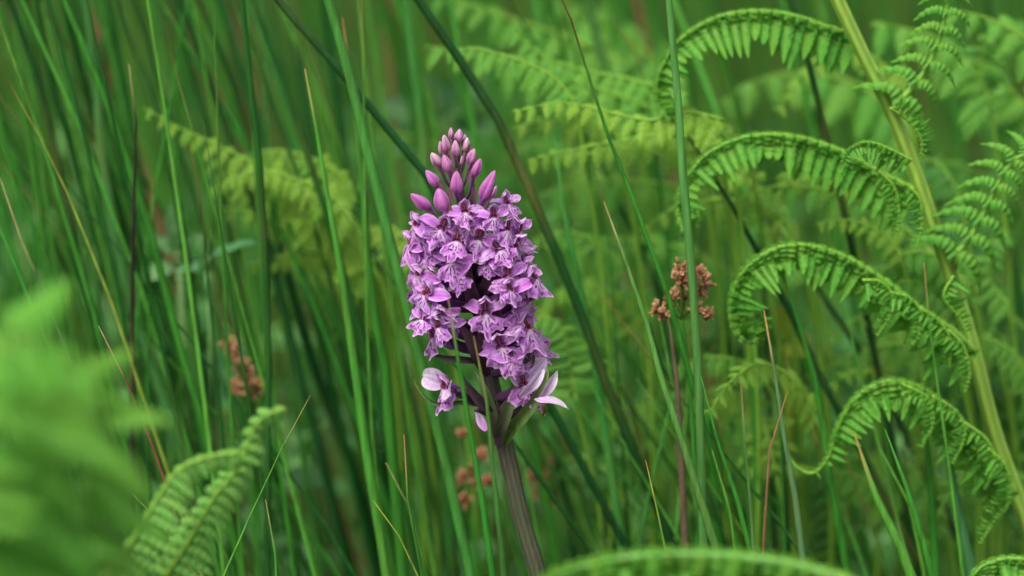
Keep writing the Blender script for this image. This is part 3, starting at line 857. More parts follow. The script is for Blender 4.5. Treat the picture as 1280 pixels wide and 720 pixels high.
for k, (pp, yy, mesh_, ln_, tx) in enumerate((
    ([(1130, 320), (1100, 290), (1060, 275), (1020, 280)], .075, SPY, (34, 12), 'little golden fern tip under the second fern arch near the stalk'),
    ([(960, 470), (920, 450), (880, 448), (845, 462)], .09, SPG, (44, 18), 'little fern tip between the rush flower head and the fern coil'),
    ([(1260, 380), (1235, 345), (1240, 310), (1262, 290)], .1, SPG, (46, 18), 'fern tip bending up at the right of the tall stalk'),
    ([(1290, 470), (1262, 440), (1235, 425), (1215, 440)], .08, SPG, (46, 18), 'fern tip beside the lower part of the tall stalk'),
    ([(1120, 640), (1080, 600), (1040, 590), (1000, 610)], .12, SPG, (54, 20), 'pale fern tip low behind the lowest fern curl'),
    ([(780, 330), (740, 300), (700, 290), (665, 300)], .13, SPG, (50, 20), 'fern tip touching the right side of the orchid spike'),
    ([(1240, 130), (1225, 90), (1235, 50), (1262, 25)], .12, SPG, (60, 22), 'fern tip right of the upper splayed side leaf'),
    ([(770, 150), (725, 142), (680, 150), (642, 142)], .10, SPY, (34, 12), 'yellowish fern tip right of the orchid buds'))):
    open_frond(pp, yy, tx, mesh_, ln_, 9, 0.5, seed=80 + k, down=0.35, rw=5)
rf = random.Random(77)
USEDL = set()
LMK = [(520, 'left of the orchid spike'), (700, 'behind the orchid spike'), (800, 'right of the orchid spike'), (940, 'round the brown rush flower head'), (1090, 'behind the fern arches'), (1400, 'behind the tall fern stalk')]
for k in range(34):
    x = rf.uniform(690, 1300) if k < 30 else rf.uniform(380, 560)
    y = rf.uniform(60, 640) if k < 30 else rf.uniform(300, 560)
    yy = rf.uniform(.06, .3)
    ln = rf.uniform(90, 190) * (1 - yy * .5)
    a0 = rf.gauss(200, 28)
    px_ = []
    for q_ in range(5):
        t_ = q_ / 4
        aa = math.radians(a0 - 40 * t_ + 20)
        px_.append((x + math.cos(aa) * ln * (t_ - .5), y + math.sin(aa) * ln * (t_ - .5) - 40 * math.sin(t_ * 3.1)))
    ms = rf.choice([SPG, SPG, SPY, SPYF, SPD])
    cn = {id(SPG): 'green', id(SPY): 'yellow green', id(SPYF): 'lacy golden', id(SPD): 'shaded'}[id(ms)]
    where = next(w for lim, w in LMK if x < lim)
    hh = 'high' if y < 220 else 'low' if y > 470 else 'halfway up'
    lb = ('faint ' if yy > .2 else 'soft ') + cn + ' fern frond ' + hh + ' ' + where
    if lb in USEDL:
        lb = ('shorter ' if ln < 125 else 'longer ') + lb
    if lb in USEDL:
        lb += ', the nearer one'
    USEDL.add(lb)
    open_frond(px_, yy, lb, ms, (rf.uniform(34, 60), 14), 12, rf.uniform(.3, .7), seed=300 + k, down=rf.uniform(.2, .5), rw=5, dY=rf.uniform(-.04, .04))
for k, (pp, yy, tx) in enumerate((
    ([(905, 150), (860, 140), (810, 150), (760, 140), (700, 128), (640, 140)], .062, 'bright yellow green fern frond level with the orchid buds on the right'),
    ([(900, 190), (840, 168), (780, 176), (720, 186), (660, 200)], .075, 'bright lacy fern frond just below the yellow green one by the buds'),
    ([(720, 128), (690, 96), (650, 76), (600, 62), (545, 60)], .085, 'light green fern frond above right of the orchid buds with drooping leaflets'),
    ([(860, 120), (790, 100), (730, 88), (680, 70), (640, 40)], .11, 'light green fern frond near the top between orchid and first fern arch'))):
    open_frond(pp, yy, tx, [SPY, SPYF, SPG, SPG][k], (52, 20), 15, .45, seed=400 + k, down=.25, rw=5)
# big blurred frond in the foreground, left edge
def near_frond(px, Y, label, seed, plen, npairs=9, meshes=None):
    return open_frond(px, Y, label, meshes or SPN, plen, npairs, 0.9, seed=seed, group='bracken fronds in the blurred foreground', rw=9, tilt=0.3, down=0.75)
SPN = [spray_mesh('pinna', lin(116, 186, 62), lin(96, 170, 58), 13, k + 30, 0.35 + 0.25 * k, wid=0.36) for k in range(3)]
near_frond([(-40, 930), (-30, 780), (-10, 670), (10, 570), (26, 500), (30, 440), (0, 400)], -0.25, 'large bright green fern frond blurred in the foreground at the left edge', 50, (270, 130), 18)
near_frond([(50, 960), (80, 800), (100, 700), (118, 610), (128, 545), (118, 490), (80, 450)], -0.23, 'bright blurred fern frond leaning up beside the one at the left edge', 51, (150, 90), 16)
near_frond([(-120, 800), (-80, 640), (-50, 520), (0, 440), (60, 425), (125, 470)], -0.27, 'bright blurred fern frond bending over the other two at the left edge', 52, (190, 60), 13)

# ------------------------------------------------------------------ brown rush flower heads
def flower_head(pxy, Y, label, spots, col1, col2, stem_px, seed, w=8):
    rr = random.Random(seed)
    s = mm(Y)
    pts = to_ground([P(x, y, Y) for x, y in stem_px], R)
    base = pts[-1].copy()
    m = MB()
    stem_mesh(m, pts, w * s, GREENS['mid'], n=8, taper=.3)
    root = link('flowering_rush', m.mesh('flowering_rush', M_RUSH, base), loc=base)
    tag(root, label, 'rush stem', 'rushes carrying brown flower heads')
    c0 = P(pxy[0], pxy[1], Y)
    for (x, y, r) in spots:
        c = P(x, y, Y + rr.uniform(-.004, .004))
        mb_ = MB()
        qs = smooth([c0, c0.lerp(c, .5) + Vector((0, 0, .001)), c], 6)
        mb_.tube(qs, s * 1.2, mix(GREENS['mid'], col1, .4), 5)
        for k in range(int(5 + r * 1.1)):
            v = Vector((rr.gauss(0, 1), rr.gauss(0, 1), rr.gauss(0, 1))).normalized() * (r * s * rr.uniform(.35, 1.0))
            d = (v + Vector((0, 0, .3 * r * s))).normalized()
            Mx = d.to_track_quat('Z', 'Y').to_matrix()
            mb_.blob(c + v, s * 2.4, s * 2.4, s * 4.3, mix(col1, col2, rr.random()), Mx, 5, 6, col2=mix(col2, lin(200, 150, 110), .4))
            for z in range(3):
                d2 = (d + Vector((rr.uniform(-.5, .5), rr.uniform(-.5, .5), rr.uniform(-.5, .5)))).normalized()
                leaf_grid(mb_, s * 7, s * 1.2, 0.3, 0.2, mix(col1, col2, .5), lin(206, 164, 120), 3, 3, M=frame(c + v, d2, Vector((0, -1, .3))))
        link('flower_cluster', mb_.mesh('flower_cluster', M_DRY, base), root)
    return root

flower_head((853, 400), 0.022, 'flowering rush with a loose reddish brown flower head right of the orchid',
            [(850, 334, 9), (852, 352, 9), (846, 368, 8), (838, 374, 9), (822, 386, 10), (830, 392, 8), (872, 342, 9), (880, 354, 10), (876, 366, 6),
             (872, 384, 8), (884, 392, 9), (850, 345, 7), (857, 372, 8)],
            lin(98, 44, 34), lin(158, 104, 76), [(851, 332), (852, 370), (853, 400), (860, 450), (866, 540), (874, 640)], 3)
flower_head((308, 500), 0.09, 'flowering rush with a blurred brown flower head at the lower left',
            [(288, 434, 10), (298, 445, 10), (304, 458, 10), (304, 480, 11), (318, 484, 11), (326, 480, 9), (296, 486, 10), (310, 470, 10)],
            lin(112, 76, 48), lin(150, 108, 70), [(298, 436), (304, 470), (308, 500), (312, 560), (318, 640)], 4)
flower_head((585, 610), 0.1, 'flowering rush with dull red flower heads hidden behind the stems left of the orchid stem',
            [(578, 545, 7), (588, 592, 10), (580, 598, 9), (603, 570, 9), (598, 606, 8), (612, 604, 8), (580, 625, 8)],
            lin(104, 34, 26), lin(140, 66, 48), [(582, 545), (585, 610), (590, 660), (594, 700)], 5)
flower_head((680, 615), 0.17, 'flowering rush with a dark blurred flower head right of the orchid stem',
            [(668, 598, 12), (680, 580, 12), (688, 600, 12), (676, 616, 12), (694, 618, 10)],
            lin(78, 36, 26), lin(104, 60, 44), [(678, 575), (680, 615), (686, 660), (690, 700)], 6)
flower_head((370, 335), 0.28, 'flowering rush with a dark brown blurred flower head below the left golden fern',
            [(360, 322, 12), (372, 326, 12), (386, 322, 10), (366, 336, 12)], lin(78, 50, 30), lin(112, 74, 48), [(370, 320), (372, 360), (378, 440), (384, 520)], 7)
flower_head((798, 352), 0.26, 'flowering rush with a small blurred flower head between orchid and the larger head',
            [(786, 348, 9), (798, 350, 10), (810, 344, 9)], lin(92, 54, 38), lin(124, 76, 54), [(798, 344), (799, 380), (803, 440), (808, 520)], 8)

# ------------------------------------------------------------------ broad leaved herbs
def herb(leaves, Y, label, col, seed, foot_px):
    rr = random.Random(seed)
    s = mm(Y)
    c0 = P(foot_px[0], foot_px[1], Y)
    base = Vector((c0.x, c0.y, gz(c0.x, c0.y)))
    root = link('broad_leaved_herb', None, loc=base)
    tag(root, label, 'herb', 'broad leaved herbs among the rushes')
    m = MB()
    m.tube(smooth([base, base.lerp(c0, .5) + Vector((.004, 0, 0)), c0], 10), 0.0012, mix(col, STK, .3), 6)
    for (x, y, x2, y2, w) in leaves:
        a = P(x, y, Y)
        m.tube([c0, c0.lerp(a, .5) + Vector((0, 0, .002)), a], 0.0008, mix(col, STK, .3), 5)
    link('stem', m.mesh('stem', M_STALK, base), root)
    for (x, y, x2, y2, w) in leaves:
        a, b = P(x, y, Y), P(x2, y2, Y - rr.uniform(0, .01))
        m = MB()
        leaf_grid(m, (b - a).length, w * s * .5, 0.5, 0.25, col, mul(col, 1.12), 10, 7, M=frame(a - base, b - a, Vector((rr.uniform(-.3, .3), -.6, .8))), crinkle=s * 4, seed=seed + x, vein=mix(col, STK, .3), shape=.75)
        link('leaf', m.mesh('leaf', M_LEAF), root)
    return root
herb([(218, 318, 190, 290, 22), (222, 315, 208, 262, 20), (226, 318, 248, 290, 24), (215, 330, 180, 345, 26), (230, 328, 262, 335, 24), (224, 312, 226, 280, 14)],
     0.13, 'downy pale green herb with broad leaves among the stems at left', lin(104, 152, 96), 1, (224, 335))
herb([(262, 322, 312, 290, 16), (255, 330, 215, 335, 16)], 0.12, 'pale bluish herb leaf stretching right under the left golden fern', lin(86, 148, 98), 2, (260, 340))
herb([(262, 500, 300, 430, 64), (255, 505, 244, 450, 40)], 0.22, 'herb with a big rounded soft leaf beside the brown flower head at lower left', lin(62, 122, 70), 3, (268, 520))
herb([(545, 160, 470, 120, 46), (560, 150, 600, 90, 50), (548, 150, 540, 95, 46), (560, 165, 620, 150, 40)], 0.34, 'dark broad leaved herb blurred behind the orchid buds', lin(48, 98, 52), 4, (556, 190))
herb([(725, 575, 770, 520, 60), (715, 580, 690, 540, 40), (730, 590, 790, 585, 50)], 0.3, 'soft broad leaved herb behind the rushes at the right of the orchid stem', lin(74, 128, 50), 5, (722, 610))
herb([(300, 690, 260, 660, 50), (320, 690, 360, 670, 44), (330, 700, 400, 690, 40), (310, 680, 330, 640, 36)], 0.3, 'low broad leaved herb near the bottom between the fern and the orchid', lin(70, 124, 66), 6, (320, 715))
herb([(990, 420, 972, 385, 36), (985, 425, 1010, 440, 40)], 0.12, 'yellowing leaf showing just right of the fern coil tip', lin(140, 160, 40), 7, (985, 440))
herb([(20, 300, 60, 250, 40), (80, 380, 40, 330, 40), (60, 380, 110, 350, 44)], 0.32, 'blurred broad leaves behind the stems at the left edge', lin(66, 120, 56), 8, (60, 400))

rr_ = random.Random(15)
m = MB()
for k in range(3000):
    Y = .16 + 1.6 * rr_.random() ** 1.4
    x = rr_.uniform(-1, 1) * (.24 + .3 * Y)
    z = rr_.random() ** 1.5 * (.2 if x < .1 else .16)
    a = rr_.uniform(0, 6.28)
    c = mul(rr_.choice([lin(84, 142, 74), lin(70, 128, 58), lin(104, 156, 84), lin(60, 112, 52)]), rr_.uniform(.8, 1.15))
    leaf_grid(m, rr_.uniform(.012, .03), rr_.uniform(.003, .008), rr_.uniform(.2, 1.1), .3, c, mul(c, 1.1), 4, 3,
              M=frame(Vector((x, Y, z)), Vector((math.cos(a), math.sin(a), rr_.uniform(-.2, .7))), Vector((rr_.uniform(-.4, .4), -.4, 1))))
tag(link('leafy_undergrowth', m.mesh('leafy_undergrowth', M_LEAF)), 'low tangle of small green leaves between the bases of the stems', 'undergrowth', kind='stuff')

# ------------------------------------------------------------------ the orchid
Y0 = 0.0
LIL = lin(214, 134, 224)
LILP = lin(242, 214, 242)
LILD = lin(150, 54, 178)
MARK = lin(116, 26, 128)
PINK = lin(206, 120, 178)
axis_px = [(674, 726), (661, 680), (650, 640), (640, 596), (629, 548), (618, 495), (608, 440), (597, 380), (588, 325), (579, 265), (573, 215), (570, 172)]
axis = [P(x, y, Y0) for x, y in axis_px]
foot = Vector((axis[0].x + 0.046, 0.004, gz(axis[0].x + 0.046, 0) - .003))
orchid = link('spotted_orchid', None, loc=foot)
tag(orchid, 'purple pink spotted orchid in full flower on a ribbed dark stem at the centre', 'orchid')
q = smooth([foot, foot.lerp(axis[0], .5)] + axis, 90)
m = MB()
S0 = mm(0)
rad, cols = [], []
for i, p in enumerate(q):
    t = (p.z - 0.0)
    py = 0
    h = (p.z - axis[4].z) / (axis[-1].z - axis[4].z)
    if h < 0:
        r_ = S0 * (10.6 + 1.0 * min(1, -h))
    else:
        r_ = S0 * (11.5 - 8.2 * min(1, h ** .8))
    rad.append(r_)
    cols.append(mix(lin(80, 92, 56), lin(88, 56, 82), 0.2 + 0.5 * max(0, min(1, h + .35)) + .2 * noise.noise(Vector((0, 0, i * .4)))))
m.tube(q, rad, cols, 40, ridge=0.05, nr=9, rc=.22)
link('stem', m.mesh('stem', M_OSTEM, foot), orchid)

def ax(py):
    for i in range(len(axis_px) - 1):
        (x0, y0), (x1, y1) = axis_px[i], axis_px[i + 1]
        if y1 <= py <= y0:
            return x0 + (x1 - x0) * (py - y0) / (y1 - y0)
    return axis_px[-1][0]

U = 0.001
def petal_mesh(name, L, W, bend, cup, seed, c1, c2, edge, twist=0, shape=.8, marks=False):
    rr = random.Random(seed)
    m = MB()
    nu, nv = 14, 9
    rows, cs = [], []
    for i in range(nu + 1):
        u = i / nu
        w = W * max(0., math.sin(math.pi * min(1, u ** shape * .97 + .03))) ** .72
        a = bend * u
        cx = L * (math.sin(a) / bend if abs(bend) > 1e-4 else u)
        cz = -L * ((1 - math.cos(a)) / bend if abs(bend) > 1e-4 else 0)
        r, c = [], []
        for k in range(nv):
            v = -1 + 2 * k / (nv - 1)
            tw = twist * u
            y, z = v * w, cup * w * v * v + .4 * math.sin(u * 6 + seed + (1.5 if v > 0 else 0)) * abs(v) + .45 * noise.noise(Vector((u * 3, v * 2, seed * 3.1)))
            y, z = y * math.cos(tw) - z * math.sin(tw), y * math.sin(tw) + z * math.cos(tw)
            r.append(Vector((cx + z * math.sin(a), y, cz + z * math.cos(a))) * U)
            cc = mix(c1, c2, u ** .8)
            cc = mix(cc, edge, max(0, abs(v) - .55) * 1.4)  # pale edges and tips put velvety highlights into the petal colour
            if abs(v) < .12:
                cc = mix(cc, LILD, .5)
            if abs(abs(v) - .5) < .14:
                cc = mix(cc, LILD, .18)
            if marks:
                d = noise.noise(Vector((u * 5, v * 3, seed + 40)))
                if d > .22 and u < .8:
                    cc = mix(cc, MARK, .6)
            c.append(cc)
        rows.append(r)
        cs.append(c)
    m.grid(rows, cs)
    return m.mesh(name, M_PETAL)

def lip_mesh(seed):
    rr = random.Random(seed)
    m = MB()
    rows, cs = [], []
    nr_, nt = 16, 41
    ph = rr.uniform(0, 6)
    refl = rr.uniform(.3, 2.6)
    midl = rr.uniform(1.6, 3.2)
    asym = rr.uniform(-.25, .25)
    for i in range(nr_ + 1):
        r = i / nr_
        row, c = [], []
        for k in range(nt):
            th = math.radians(-92 + 184 * k / (nt - 1))
            a = math.degrees(abs(th))
            # outline: middle lobe, notch, side lobe
            Rm = 5.0 + midl * math.exp(-(a / 15) ** 2) + 1.5 * math.exp(-((a - 52) / 20) ** 2) - 2.4 * max(0, (a - 74) / 18)
            Rm += (.4 * math.sin(th * 15 + ph) + .22 * math.sin(th * 37 + seed) + .9 * noise.noise(Vector((th * 1.7, 3, seed * 2.2))))
            y = math.sin(th) * Rm * r
            dn = math.cos(th) * Rm * r + .6 * r
            fwd = 1.6 * r - 1.1 * r * r * (.6 + math.sin(abs(th)) * refl * (1 + asym * (1 if th > 0 else -1)) * 1.3) + .6 * math.sin(th * 7 + ph) * r * r + .8 * noise.noise(Vector((th * 2, r * 2, seed * 4.4))) * r
            fwd += .35 * math.exp(-(a / 10) ** 2) * r
            row.append(Vector((fwd, y, -dn)) * U)
            cc = mix(LILP, LIL, min(1, r * 1.3 - .1))
            cc = mix(cc, lin(158, 60, 178), max(0, (a - 38) / 50) * r)
            n1 = noise.noise(Vector((th * 3.2, r * 3, seed * 5.3)))
            loop = abs(r - (.64 + .07 * math.cos(th * 5 + seed)))
            if loop < .05 and a < 64 and n1 > -.05:
                cc = MARK
            elif .2 < r < .56 and math.sin(th * 11 + ph + r * 3 + n1 * 3) > .5 + n1 * .9 and a < 72:
                cc = mix(MARK, LILD, .25)
            elif .72 < r < .88 and a < 24 and math.sin(th * 18 + ph) > .3:
                cc = mix(MARK, LIL, .2)
            elif r > .93:
                cc = mix(cc, LILP, .5)
            c.append(cc)
        rows.append(row)
        cs.append(c)
    m.grid(rows, cs)
    return m.mesh('lip', M_PETAL)

def column_mesh():
    m = MB()
    # throat: a dark funnel
    rings = []
    n = 12
    cs = []
    for i, (rr_, x) in enumerate(((1.35, .35), (1.05, .0), (.75, -.8), (.3, -1.9))):
        ring, c = [], []
        for k in range(n + 1):
            a = 2 * math.pi * k / n
            ring.append(Vector((x, math.sin(a) * rr_, math.cos(a) * rr_ * .8 - .2)) * U)
            c.append([lin(206, 140, 196), lin(172, 70, 90), lin(96, 18, 44), lin(50, 8, 24)][i])
        rings.append(ring)
        cs.append(c)
    m.grid(rings, cs)
    m.blob(Vector((-.1, 0, 1.35)) * U, .6 * U, .75 * U, 1.0 * U, lin(206, 130, 160), nu=6, nv=8, col2=lin(150, 60, 90))
    for s_ in (-1, 1):
        m.blob(Vector((.35, .3 * s_, 1.2)) * U, .24 * U, .22 * U, .6 * U, lin(104, 26, 48), nu=5, nv=6)
    return m.mesh('column', M_PETAL)

LIP = [lip_mesh(k + 1) for k in range(12)]
SEP = [petal_mesh('sepal', 7.0, 1.9, .7 + .25 * k, .35, k, LIL, LIL, LILP, twist=.3 * (k - 1)) for k in range(4)]
SEPM = [petal_mesh('sepal', 7.0, 1.8, .6 + .3 * k, .3, k + 7, LIL, LILP, LIL, twist=.3 * (k - 1), marks=True) for k in range(2)]
PAL = [petal_mesh('sepal', 9.0, 2.3, .3 + .2 * k, .35, k + 20, mix(LIL, LILP, .5), mix(LILP, (.9, .82, .9), .6), LILP, twist=.1) for k in range(3)]
HOOD = [petal_mesh('sepal', 5.4, 2.0, 1.5, -.45, k + 12, LIL, mix(LIL, LILP, .5), LILP) for k in range(3)]
PET = [petal_mesh('petal', 4.8, 1.6, 1.3, -.3, k + 15, LIL, mix(LIL, LILP, .6), LILP) for k in range(3)]
COLM = column_mesh()

def rot(ax_, deg):
    return Matrix.Rotation(math.radians(deg), 4, ax_)

def flower(px, py, az, scale=1.0, up=0, roll=0, seed=0, pale=False, Rp=None, hoodopen=0, label=None):
    """az: degrees from facing the camera (0) to the right (+90) / left (-90)"""
    rr = random.Random(seed)
    axx = ax(py + 12)
    off = (px - axx)
    a = math.radians(az)
    # how far the face stands before the axis, from its picture offset and azimuth
    if abs(math.sin(a)) > .35:
        depth = abs(off / math.tan(a)) if abs(math.tan(a)) > .01 else 70
    else:
        depth = 62
    depth = min(depth, 72)
    if Rp is not None:
        depth = Rp
    c = P(px, py, -depth * S0 if abs(az) <= 95 else depth * S0 * .4)
    M = Matrix.Translation(c - foot) @ rot('Z', -90 + az) @ rot('Y', -up) @ rot('X', roll) @ Matrix.Scale(scale, 4)
    # local +x is outwards; ovary joins the axis
    axis_pt = P(axx, py, 0) - foot + Vector((0, 0, -.004))
    Mi = M.inverted()
    e = Mi @ axis_pt
    m = MB()
    ovc = lin(104, 62, 84)
    st_ = Vector((-1.3, 0, .2)) * U
    q_ = smooth([e, e.lerp(st_, .5) + Vector((0, 0, -1.2 * U)), st_], 8)
    m.tube(q_, [x * U for x in (.9, 1.3, 1.5, 1.5, 1.4, 1.3, 1.2, 1.1)], [mix(ovc, LILD, i / 10) for i in range(8)], 8)
    sp = smooth([Vector((-.8, 0, -.3)) * U, Vector((-3, 0, -1.6)) * U, Vector((-5.5, .3, -4.2)) * U], 7)
    m.tube(sp, [x * U for x in (1.2, 1.25, 1.2, 1.1, 1., .8, .35)], [mix(LILD, LIL, .6)] * 7, 8)
    fo = link('flower', m.mesh('flower', M_PETAL), orchid, M)
    if label:
        fo['label'] = label
    def sub(name, me, Ml):
        o = link(name, me, fo)
        o.matrix_local = Ml
        return o
    j = lambda s_: rr.uniform(-s_, s_)
    sub('lip', rr.choice(LIP), Matrix.Translation(Vector((.2, 0, -.5)) * U) @ rot('Y', j(14) - 4) @ rot('Z', j(16)) @ rot('X', j(10)) @ Matrix.Diagonal((1, rr.uniform(.72, .98), rr.uniform(.76, 1.05), 1)))
    sub('column', COLM, Matrix.Scale(1.3, 4))
    sep = PAL if pale else (SEP + SEPM)
    lk = 1.12 if pale else 1
    for s_ in (1, -1):
        D = Vector((.15 + j(.6), s_, .6 + j(.7)))
        Z = Vector((.9, -s_ * .1 + j(.3), .45))
        sub('sepal', rr.choice(sep), frame(Vector((-.8, 1.1 * s_, .3)) * U, D, Z, lk, lk * rr.uniform(.9, 1.2), 1))
        D = Vector((.2 + hoodopen * .3, .35 * s_ + hoodopen * .4 * s_, 1))
        sub('petal', rr.choice(PET), frame(Vector((-.7, .8 * s_, .8)) * U, D, Vector((-1, s_ * .8, .2)), rr.uniform(.85, 1.05), 1, 1))
    D = Vector((.1 - hoodopen * .5 + j(.1), j(.12), 1))
    sub('sepal', rr.choice(HOOD), frame(Vector((-.9, 0, 1.2)) * U, D, Vector((-1, 0, .2)), rr.uniform(.85, 1.08), 1, 1))
    return fo

FL = [  # px, py, az, scale, up, roll
    (581, 264, -6, .80, 5, 0), (617, 270, 18, .82, 8, 6), (552, 285, -26, .9, 4, -6), (599, 298, 6, .88, 0, 0), (520, 281, -68, .8, 12, -10),
    (564, 326, -18, .95, -2, -6), (520, 318, -62, .9, 0, -8), (650, 287, 55, .85, 15, 12), (643, 308, 45, .9, 5, 8), (634, 346, 24, .98, -2, 6),
    (607, 390, 2, 1.0, -4, 0), (533, 368, -48, .95, -4, -8), (662, 374, 58, .95, 0, 10), (668, 348, 70, .9, 8, 10), (541, 420, -42, .95, -10, -6),
    (626, 432, 20, .95, -8, 4), (659, 410, 45, 1., 0, 8), (674, 430, 70, .95, 2, 8), (664, 450, 50, .85, -4, 6), 
    (512, 304, -84, .8, 8, -8), (524, 343, -66, .95, 0, -6), (662, 322, 66, .9, 8, 8), (541, 310, -40, .85, 0, -6), (640, 326, 35, .85, 5, 5),
    (552, 392, -34, .8, -6, -4), (529, 398, -70, .85, -6, -8), (571, 300, -14, .8, 6, 0), (648, 388, 42, .9, 2, 5), (623, 312, 24, .8, 0, 5),
    (541, 347, -38, .85, 0, -5), (658, 334, 50, .8, 0, 5), (548, 408, -45, .75, 0, 0), (641, 408, 35, .8, -5, 0),
    (571, 344, -20, .75, 0, 0), (586, 283, -4, .72, 8, 0), (634, 286, 30, .75, 8, 0), (545, 326, -45, .75, 0, 0), (648, 352, 48, .8, 0, 0), (637, 362, 30, .75, 0, 0), (560, 408, -30, .7, -5, 0), (611, 330, 12, .7, 0, 0), (640, 450, 30, .75, -5, 0), (664, 398, 60, .8, 0, 0), (528, 300, -60, .75, 5, 0),
    # seen past the edges: flowers of the far side
    (536, 300, -120, .8, 5, 0), (526, 356, -125, .85, 0, 0), (650, 300, 120, .8, 5, 0), (655, 360, 125, .85, 0, 0), (592, 275, 170, .8, 10, 0),
    (545, 400, -130, .8, 0, 0), (650, 425, 130, .8, 0, 0),
]
for i, (x, y, az, sc, up, roll) in enumerate(FL):
    jr = random.Random(900 + i)
    flower(x, y, az + jr.uniform(-20, 20), sc * jr.uniform(.88, 1.1), up + jr.uniform(-22, 20), roll + jr.uniform(-24, 24), seed=100 + i)
flower(654, 480, 40, .95, 8, 5, seed=201, pale=True, label='fading pale lilac flower with wide open petals')
fw = flower(672, 490, 66, .8, -2, 22, seed=202, label='pale fading flower with long whitish petals pointing right')
WHI = [petal_mesh('sepal', 7.0, 1.7, .55, .5, 60 + k, mix(LIL, LILP, .3), (.84, .74, .86), (.88, .8, .9), shape=.95) for k in range(2)]
for k, (x0, y0, x1, y1, yy, zz, wd) in enumerate(((650, 497, 682, 464, -.014, (.5, -1, .3), .85), (672, 502, 700, 466, -.012, (.6, -1, .4), .8), (668, 499, 713, 505, -.016, (0, -.6, 1), .7))):
    a_, b_ = P(x0, y0, yy), P(x1, y1, yy - .003)
    ln_ = (b_ - a_).length / .007
    o_ = link('sepal', WHI[k % 2], fw)
    o_.matrix_local = fw.matrix_basis.inverted() @ frame(a_ - foot, b_ - a_, Vector(zz), ln_, wd, 1)
flower(556, 484, -58, 1.0, -4, -10, seed=203, pale=True, label='pale drooping flower on the left, set apart below the spike')

def bud(px, py, length, width, lean, Yd, pale, seed):
    """lean in degrees in the picture, + to the right; length and width in photo pixels"""
    rr = random.Random(seed)
    c = P(px, py, Yd)
    ar = math.radians(lean)
    D = Vector((math.sin(ar), -.12, math.cos(ar))).normalized()
    Lm, Wm = length * S0, width * S0 * .5
    m = MB()
    n = 24
    rows, cs = [], []
    Mx = frame(c - foot - D * Lm * .5, D, Vector((0, -1, .1)))
    tipc = mix(lin(214, 130, 190), lin(244, 220, 216), pale)
    for i in range(13):
        u = i / 12
        r = Wm * (math.sin(math.pi * min(1, u ** .85 * .96 + .03)) ** .62) * (1 - .25 * u)
        row, c_ = [], []
        for k in range(n + 1):
            a = 2 * math.pi * k / n
            rg = r * (1 + .13 * math.cos(3 * a + seed) - .16 * max(0, -math.cos(3 * a + seed)) ** 6 + .05 * math.cos(7 * a) + .12 * noise.noise(Vector((math.cos(a) * 1.5, u * 3, seed))))
            row.append(Mx @ Vector((u * Lm, math.cos(a) * rg, math.sin(a) * rg + Lm * .06 * math.sin(u * 3))))
            cc = mix(mix(LIL, lin(206, 96, 176), .6), tipc, u ** 1.1 * (.35 + .65 * pale) + .25 * noise.noise(Vector((a * 2.2, u * 2.5, seed * 3.3))))
            cc = mix(cc, LILD, .75 * max(0, -math.cos(3 * a + seed)) ** 5 * (1 - u * .4))
            cc = mix(cc, lin(190, 190, 140), max(0, pale - .3) * (1 - u) * .5)
            c_.append(cc)
        rows.append(row)
        cs.append(c_)
    m.grid(rows, cs)
    b = link('bud', m.mesh('bud', M_PETAL), orchid)
    mb2 = MB()
    b0 = c - foot - D * Lm * .9 + Vector((0, -.0012, 0))
    side = -1 if seed % 2 else 1
    leaf_grid(mb2, Lm * rr.uniform(.8, 1.15), Wm * .38, .2, .4, lin(96, 92, 70), lin(116, 66, 92), 7, 5, M=frame(b0 + Vector((side * Wm * .5, 0, 0)), D + Vector((side * .12, 0, 0)), Vector((side * .4, -1, 0))))
    link('bract', mb2.mesh('bract', M_OSTEM), b)
    # ovary stalk to the axis
    m = MB()
    st_ = c - foot - D * Lm * .45
    apy = min(py + length * .5 + 22 + abs(px - ax(py)) * .55, 330)
    e = P(ax(apy), apy, Yd * .15) - foot
    qq_ = smooth([e, e.lerp(st_, .55) + Vector((math.sin(ar) * .0012, 0, -.0008)), st_], 8)
    m.tube(qq_, [S0 * width * k * .5 for k in (.22, .26, .3, .34, .36, .38, .4, .42)], [mix(lin(112, 66, 84), mix(LILD, lin(170, 160, 110), pale * .7), i / 7) for i in range(8)], 8)
    link('bud_stalk', m.mesh('bud_stalk', M_PETAL), b)
for i, (zx, zy, l, w, ln, yd, pl) in enumerate([
    (340, 87, 52, 26, 0, -.001, .5), (373, 97, 60, 40, 4, -.003, .5), (403, 135, 66, 36, 8, -.004, .8), (316, 130, 82, 44, -8, -.004, .5), (300, 150, 70, 34, -10, -.001, .4),
    (358, 150, 76, 42, 0, -.007, .55), (425, 182, 74, 44, 18, -.005, .35), (278, 195, 74, 46, -32, -.006, .6), (322, 212, 86, 50, -18, -.008, .3), (445, 228, 88, 48, 22, -.007, .15),
    (262, 272, 92, 54, -36, -.008, .1), (363, 287, 100, 58, 0, -.012, .1), (492, 300, 146, 56, 24, -.010, .05), (216, 366, 112, 58, -52, -.007, 0), (300, 360, 108, 74, -14, -.013, .1),
    (512, 330, 70, 30, 26, -.004, .4), (385, 200, 50, 26, 4, -.002, .6), (395, 110, 40, 24, 6, -.001, .4)]):
    l, w = l * .93, w * .92
    pl = min(1, pl * 1.25 + .05)
    bud(460 + zx / 3.273, 140 + zy / 3.273, l / 3.273, w / 3.273, ln, yd, pl, i)
# half opened flower at the upper right and left
flower(634, 254, 42, .72, 20, 14, seed=301, Rp=38)

